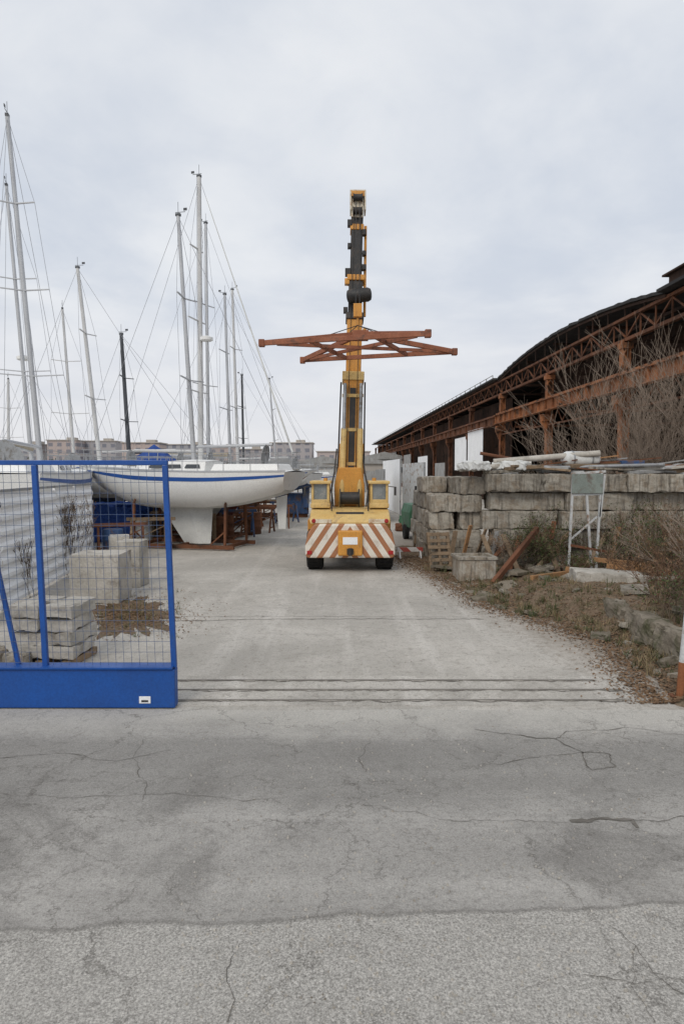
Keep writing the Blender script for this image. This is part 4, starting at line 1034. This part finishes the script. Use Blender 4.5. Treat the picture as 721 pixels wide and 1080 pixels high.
q=G(311,546); t=thing('blue_container','small blue steel container behind the boats','container',(q.x,q.y,0),.1)
b=MB(); b.box((0,1,.75),(1.5,2,1.1)); b.obj('body','bluesteel',t,bevel=.03)
for x in (-.6,-.3,0,.3,.6):
    b=MB(); b.box((x,-.03,.75),(.06,.05,1.0)); b.obj('rib','bluesteel',t)
b=MB(); b.box((0,1,.1),(1.4,1.8,.18)); b.obj('skid','rust',t)
def trestle(px,py,rz,mat,h=.95,w=1.2):
    q=G(px,py); t=thing('work_trestle','low steel support stand in the boat yard','support stand',(q.x,q.y,0),rz,'support stands in the boat yard')
    for x in (-w/2,w/2):
        b=MB(); b.beam((x,-.35,0),(x,0,h),.06,.06); b.beam((x,.35,0),(x,0,h),.06,.06); b.beam((x,-.3,.2),(x,.3,.2),.04,.05); b.obj('leg',mat,t)
    b=MB(); b.beam((-w/2-.15,0,h+.04),(w/2+.15,0,h+.04),.09,.10); b.beam((-w/2,0,.3),(w/2,0,h-.1),.03,.03); b.obj('crossbar',mat,t)
for a_ in ((250,566,.3,'bluesteel'),(272,561,-.2,'rust'),(290,557,.1,'rust'),(160,580,.2,'wood'),(300,551,.5,'bluesteel'),(128,590,.4,'rust'),(262,556,1.0,'rust'),(282,551,.4,'rust'),(145,570,.1,'wood'),(176,568,.2,'wood')): trestle(*a_)
for i,(px,py) in enumerate(((232,570),(239,568),(152,572),(268,563),(120,590))):
    q=G(px,py); b=MB(); b.lathe((0,0,0),(0,0,1),[(0,.27),(.02,.29),(.28,.28),(.3,.295),(.32,.28),(.56,.28),(.58,.295),(.6,.28),(.85,.28),(.87,.26)],20); o=b.obj('oil_drum',('rust','rust','greywhite','rust','bluesteel')[i],smooth=True); o.location=(q.x,q.y,0); tag(o,'%s steel drum standing in the boat yard'%('rusty','rusty','white','rusty','blue')[i],'drum','steel drums')
for px,py in ((198,574),(226,571),(176,575)):
    q=G(px,py); o=MB().box((0,0,.5),(.14,.14,1.0)); o=o.obj('timber_prop','wood',bevel=.01); o.location=(q.x,q.y,0); tag(o,'upright timber prop under the striped sailboat','timber prop','timber props')

def hut(px,py,w,d,h,mat,label,name='storage_shed',rz=0):
    q=G(px,py); t=thing(name,label,'shed',(q.x,q.y+d/2,0),rz)
    b=MB(); b.box((0,0,h/2),(w,d,h)); b.obj('wall',mat,t)
    b=MB(); b.prism([(-w/2-.3,h),(0,h+w*.12),(w/2+.3,h)],-d/2-.3,d/2+.3); b.obj('roof','greysheet',t)
    b=MB(); b.box((0,-d/2-.02,h*.38),(w*.35,.05,h*.74)); b.obj('door','greysheet',t)
    for x in (-w*.33,w*.33):
        b=MB(); b.box((x,-d/2-.02,h*.6),(w*.12,.05,h*.2)); b.obj('window','glass',t)
hut(330,520,5,6,3.0,'greywhite','white sheet metal storage shed at the end of the yard')
hut(300,517,9,6,3.2,'greysheet','grey storage shed at the end of the yard')
hut(385,519,7,6,3.4,'plaster','pale plastered hut at the end of the yard')
hut(340,509,14,8,4.2,'plaster','low pale warehouse beyond the yard')
hut(405,513,10,8,4.5,'greysheet','grey warehouse beyond the yard')
px=-20
while px<350:
    w=R(10,26); D=R(310,370); h=R(11,17.5) if px<300 or px>336 else R(9,12)
    if 255<px<330: h=R(15,17.5); w=R(16,22)
    x=(px-360.5)/720*D+w/2; t=thing('apartment_block',random.choice(['beige apartment block on the skyline','grey apartment block on the skyline','pale apartment block with flat roof on the skyline']),'apartment building',(x,D,0),R(-.08,.08),'apartment blocks on the skyline')
    b=MB(); b.box((0,0,h/2),(w,14,h)); b.obj('wall','facade',t)
    b=MB(); b.box((0,0,h+.2),(w+1,15,.4)); b.box((w*.2,0,h+1.0),(4,5,1.4)); b.obj('roof','plaster',t)
    px+=w/D*720+R(0,9)
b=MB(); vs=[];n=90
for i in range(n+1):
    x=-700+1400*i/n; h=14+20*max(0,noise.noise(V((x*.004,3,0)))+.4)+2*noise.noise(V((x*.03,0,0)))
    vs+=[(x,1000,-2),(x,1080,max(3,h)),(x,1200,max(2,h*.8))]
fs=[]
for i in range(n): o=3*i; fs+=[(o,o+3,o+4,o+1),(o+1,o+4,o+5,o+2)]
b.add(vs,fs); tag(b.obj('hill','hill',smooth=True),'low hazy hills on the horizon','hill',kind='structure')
b=MB()
for _ in range(18000):
    x=R(-230,40); y=random.gauss(230,12); cl=.5+.7*noise.noise(V((x*.09,0,0)))+.35*noise.noise(V((x*.35,1,0))); z=R(0,1)**.7*(1.4+6.0*max(0,cl)); s=R(.25,.6)
    a1_=V((R(-1,1),R(-1,1),R(-1,1))).normalized()*s; b1_=a1_.cross(V((R(-1,1),R(-1,1),R(-1,1)))).normalized()*s*.8; c_=V((x,y,z)); b.add([c_-a1_,c_-b1_,c_+a1_,c_+b1_],[(0,1,2,3)])
tag(b.obj('distant_tree_line','fartree'),'hazy dark tree line beyond the yard','trees',kind='stuff')

# ------------------------------------------------------------ world, sun, camera
w=bpy.data.worlds.new('World'); scene.world=w; w.use_nodes=True; nt=w.node_tree
bg=nt.nodes['Background']; out=nt.nodes['World Output']
SE,SR=math.radians(42),math.radians(200)
sky=nn(nt,'ShaderNodeTexSky',sky_type='NISHITA'); sky.sun_disc=False; sky.sun_elevation=SE; sky.sun_rotation=SR
nt.links.new(sky.outputs[0],bg.inputs[0]); bg.inputs[1].default_value=.10
tc=nn(nt,'ShaderNodeTexCoord'); s=nn(nt,'ShaderNodeSeparateXYZ'); nt.links.new(tc.outputs['Generated'],s.inputs[0])
zc=math_(nt,'ADD',math_(nt,'MAXIMUM',s.outputs[2],0.0),.22)
cmb=nn(nt,'ShaderNodeCombineXYZ'); nt.links.new(math_(nt,'DIVIDE',s.outputs[0],zc),cmb.inputs[0]); nt.links.new(math_(nt,'DIVIDE',s.outputs[1],zc),cmb.inputs[1])
n1=tnoise(nt,cmb.outputs[0],1.1,7,.52,.5); n2=tnoise(nt,cmb.outputs[0],3.2,6,.55,.3)
cl=math_(nt,'ADD',math_(nt,'MULTIPLY',n1,.72),math_(nt,'MULTIPLY',n2,.28))
col=mixc(nt,mrange(nt,cl,.36,.64,0,1,True),(.635,.685,.77),(.85,.87,.90))
col=mixc(nt,mrange(nt,s.outputs[2],.0,.30,.75,0,True),col,(.80,.795,.825))
bg2=nn(nt,'ShaderNodeBackground'); nt.links.new(col,bg2.inputs[0]); bg2.inputs[1].default_value=1.0
mx_=nn(nt,'ShaderNodeMixShader'); mx_.inputs[0].default_value=.95
nt.links.new(bg.outputs[0],mx_.inputs[1]); nt.links.new(bg2.outputs[0],mx_.inputs[2]); nt.links.new(mx_.outputs[0],out.inputs[0])
sl=bpy.data.lights.new('sun','SUN'); sl.energy=1.25; sl.angle=math.radians(25); sl.color=(1,.93,.83)
so=bpy.data.objects.new('sun',sl); COL.objects.link(so)
az=SR; dirv=V((math.sin(az)*math.cos(SE),math.cos(az)*math.cos(SE),math.sin(SE)))
so.rotation_euler=dirv.to_track_quat('Z','Y').to_euler()
cam=bpy.data.cameras.new('camera'); co=bpy.data.objects.new('camera',cam); COL.objects.link(co)
co.location=(0,0,CAMH); co.rotation_euler=(math.pi/2-PITCH,0,0)
cam.sensor_fit='VERTICAL'; cam.sensor_height=36; cam.lens=36*F/1080; cam.clip_end=3000; cam.clip_start=.05
scene.camera=co
scene.view_settings.view_transform='Standard'; scene.view_settings.look='None'; scene.view_settings.exposure=0
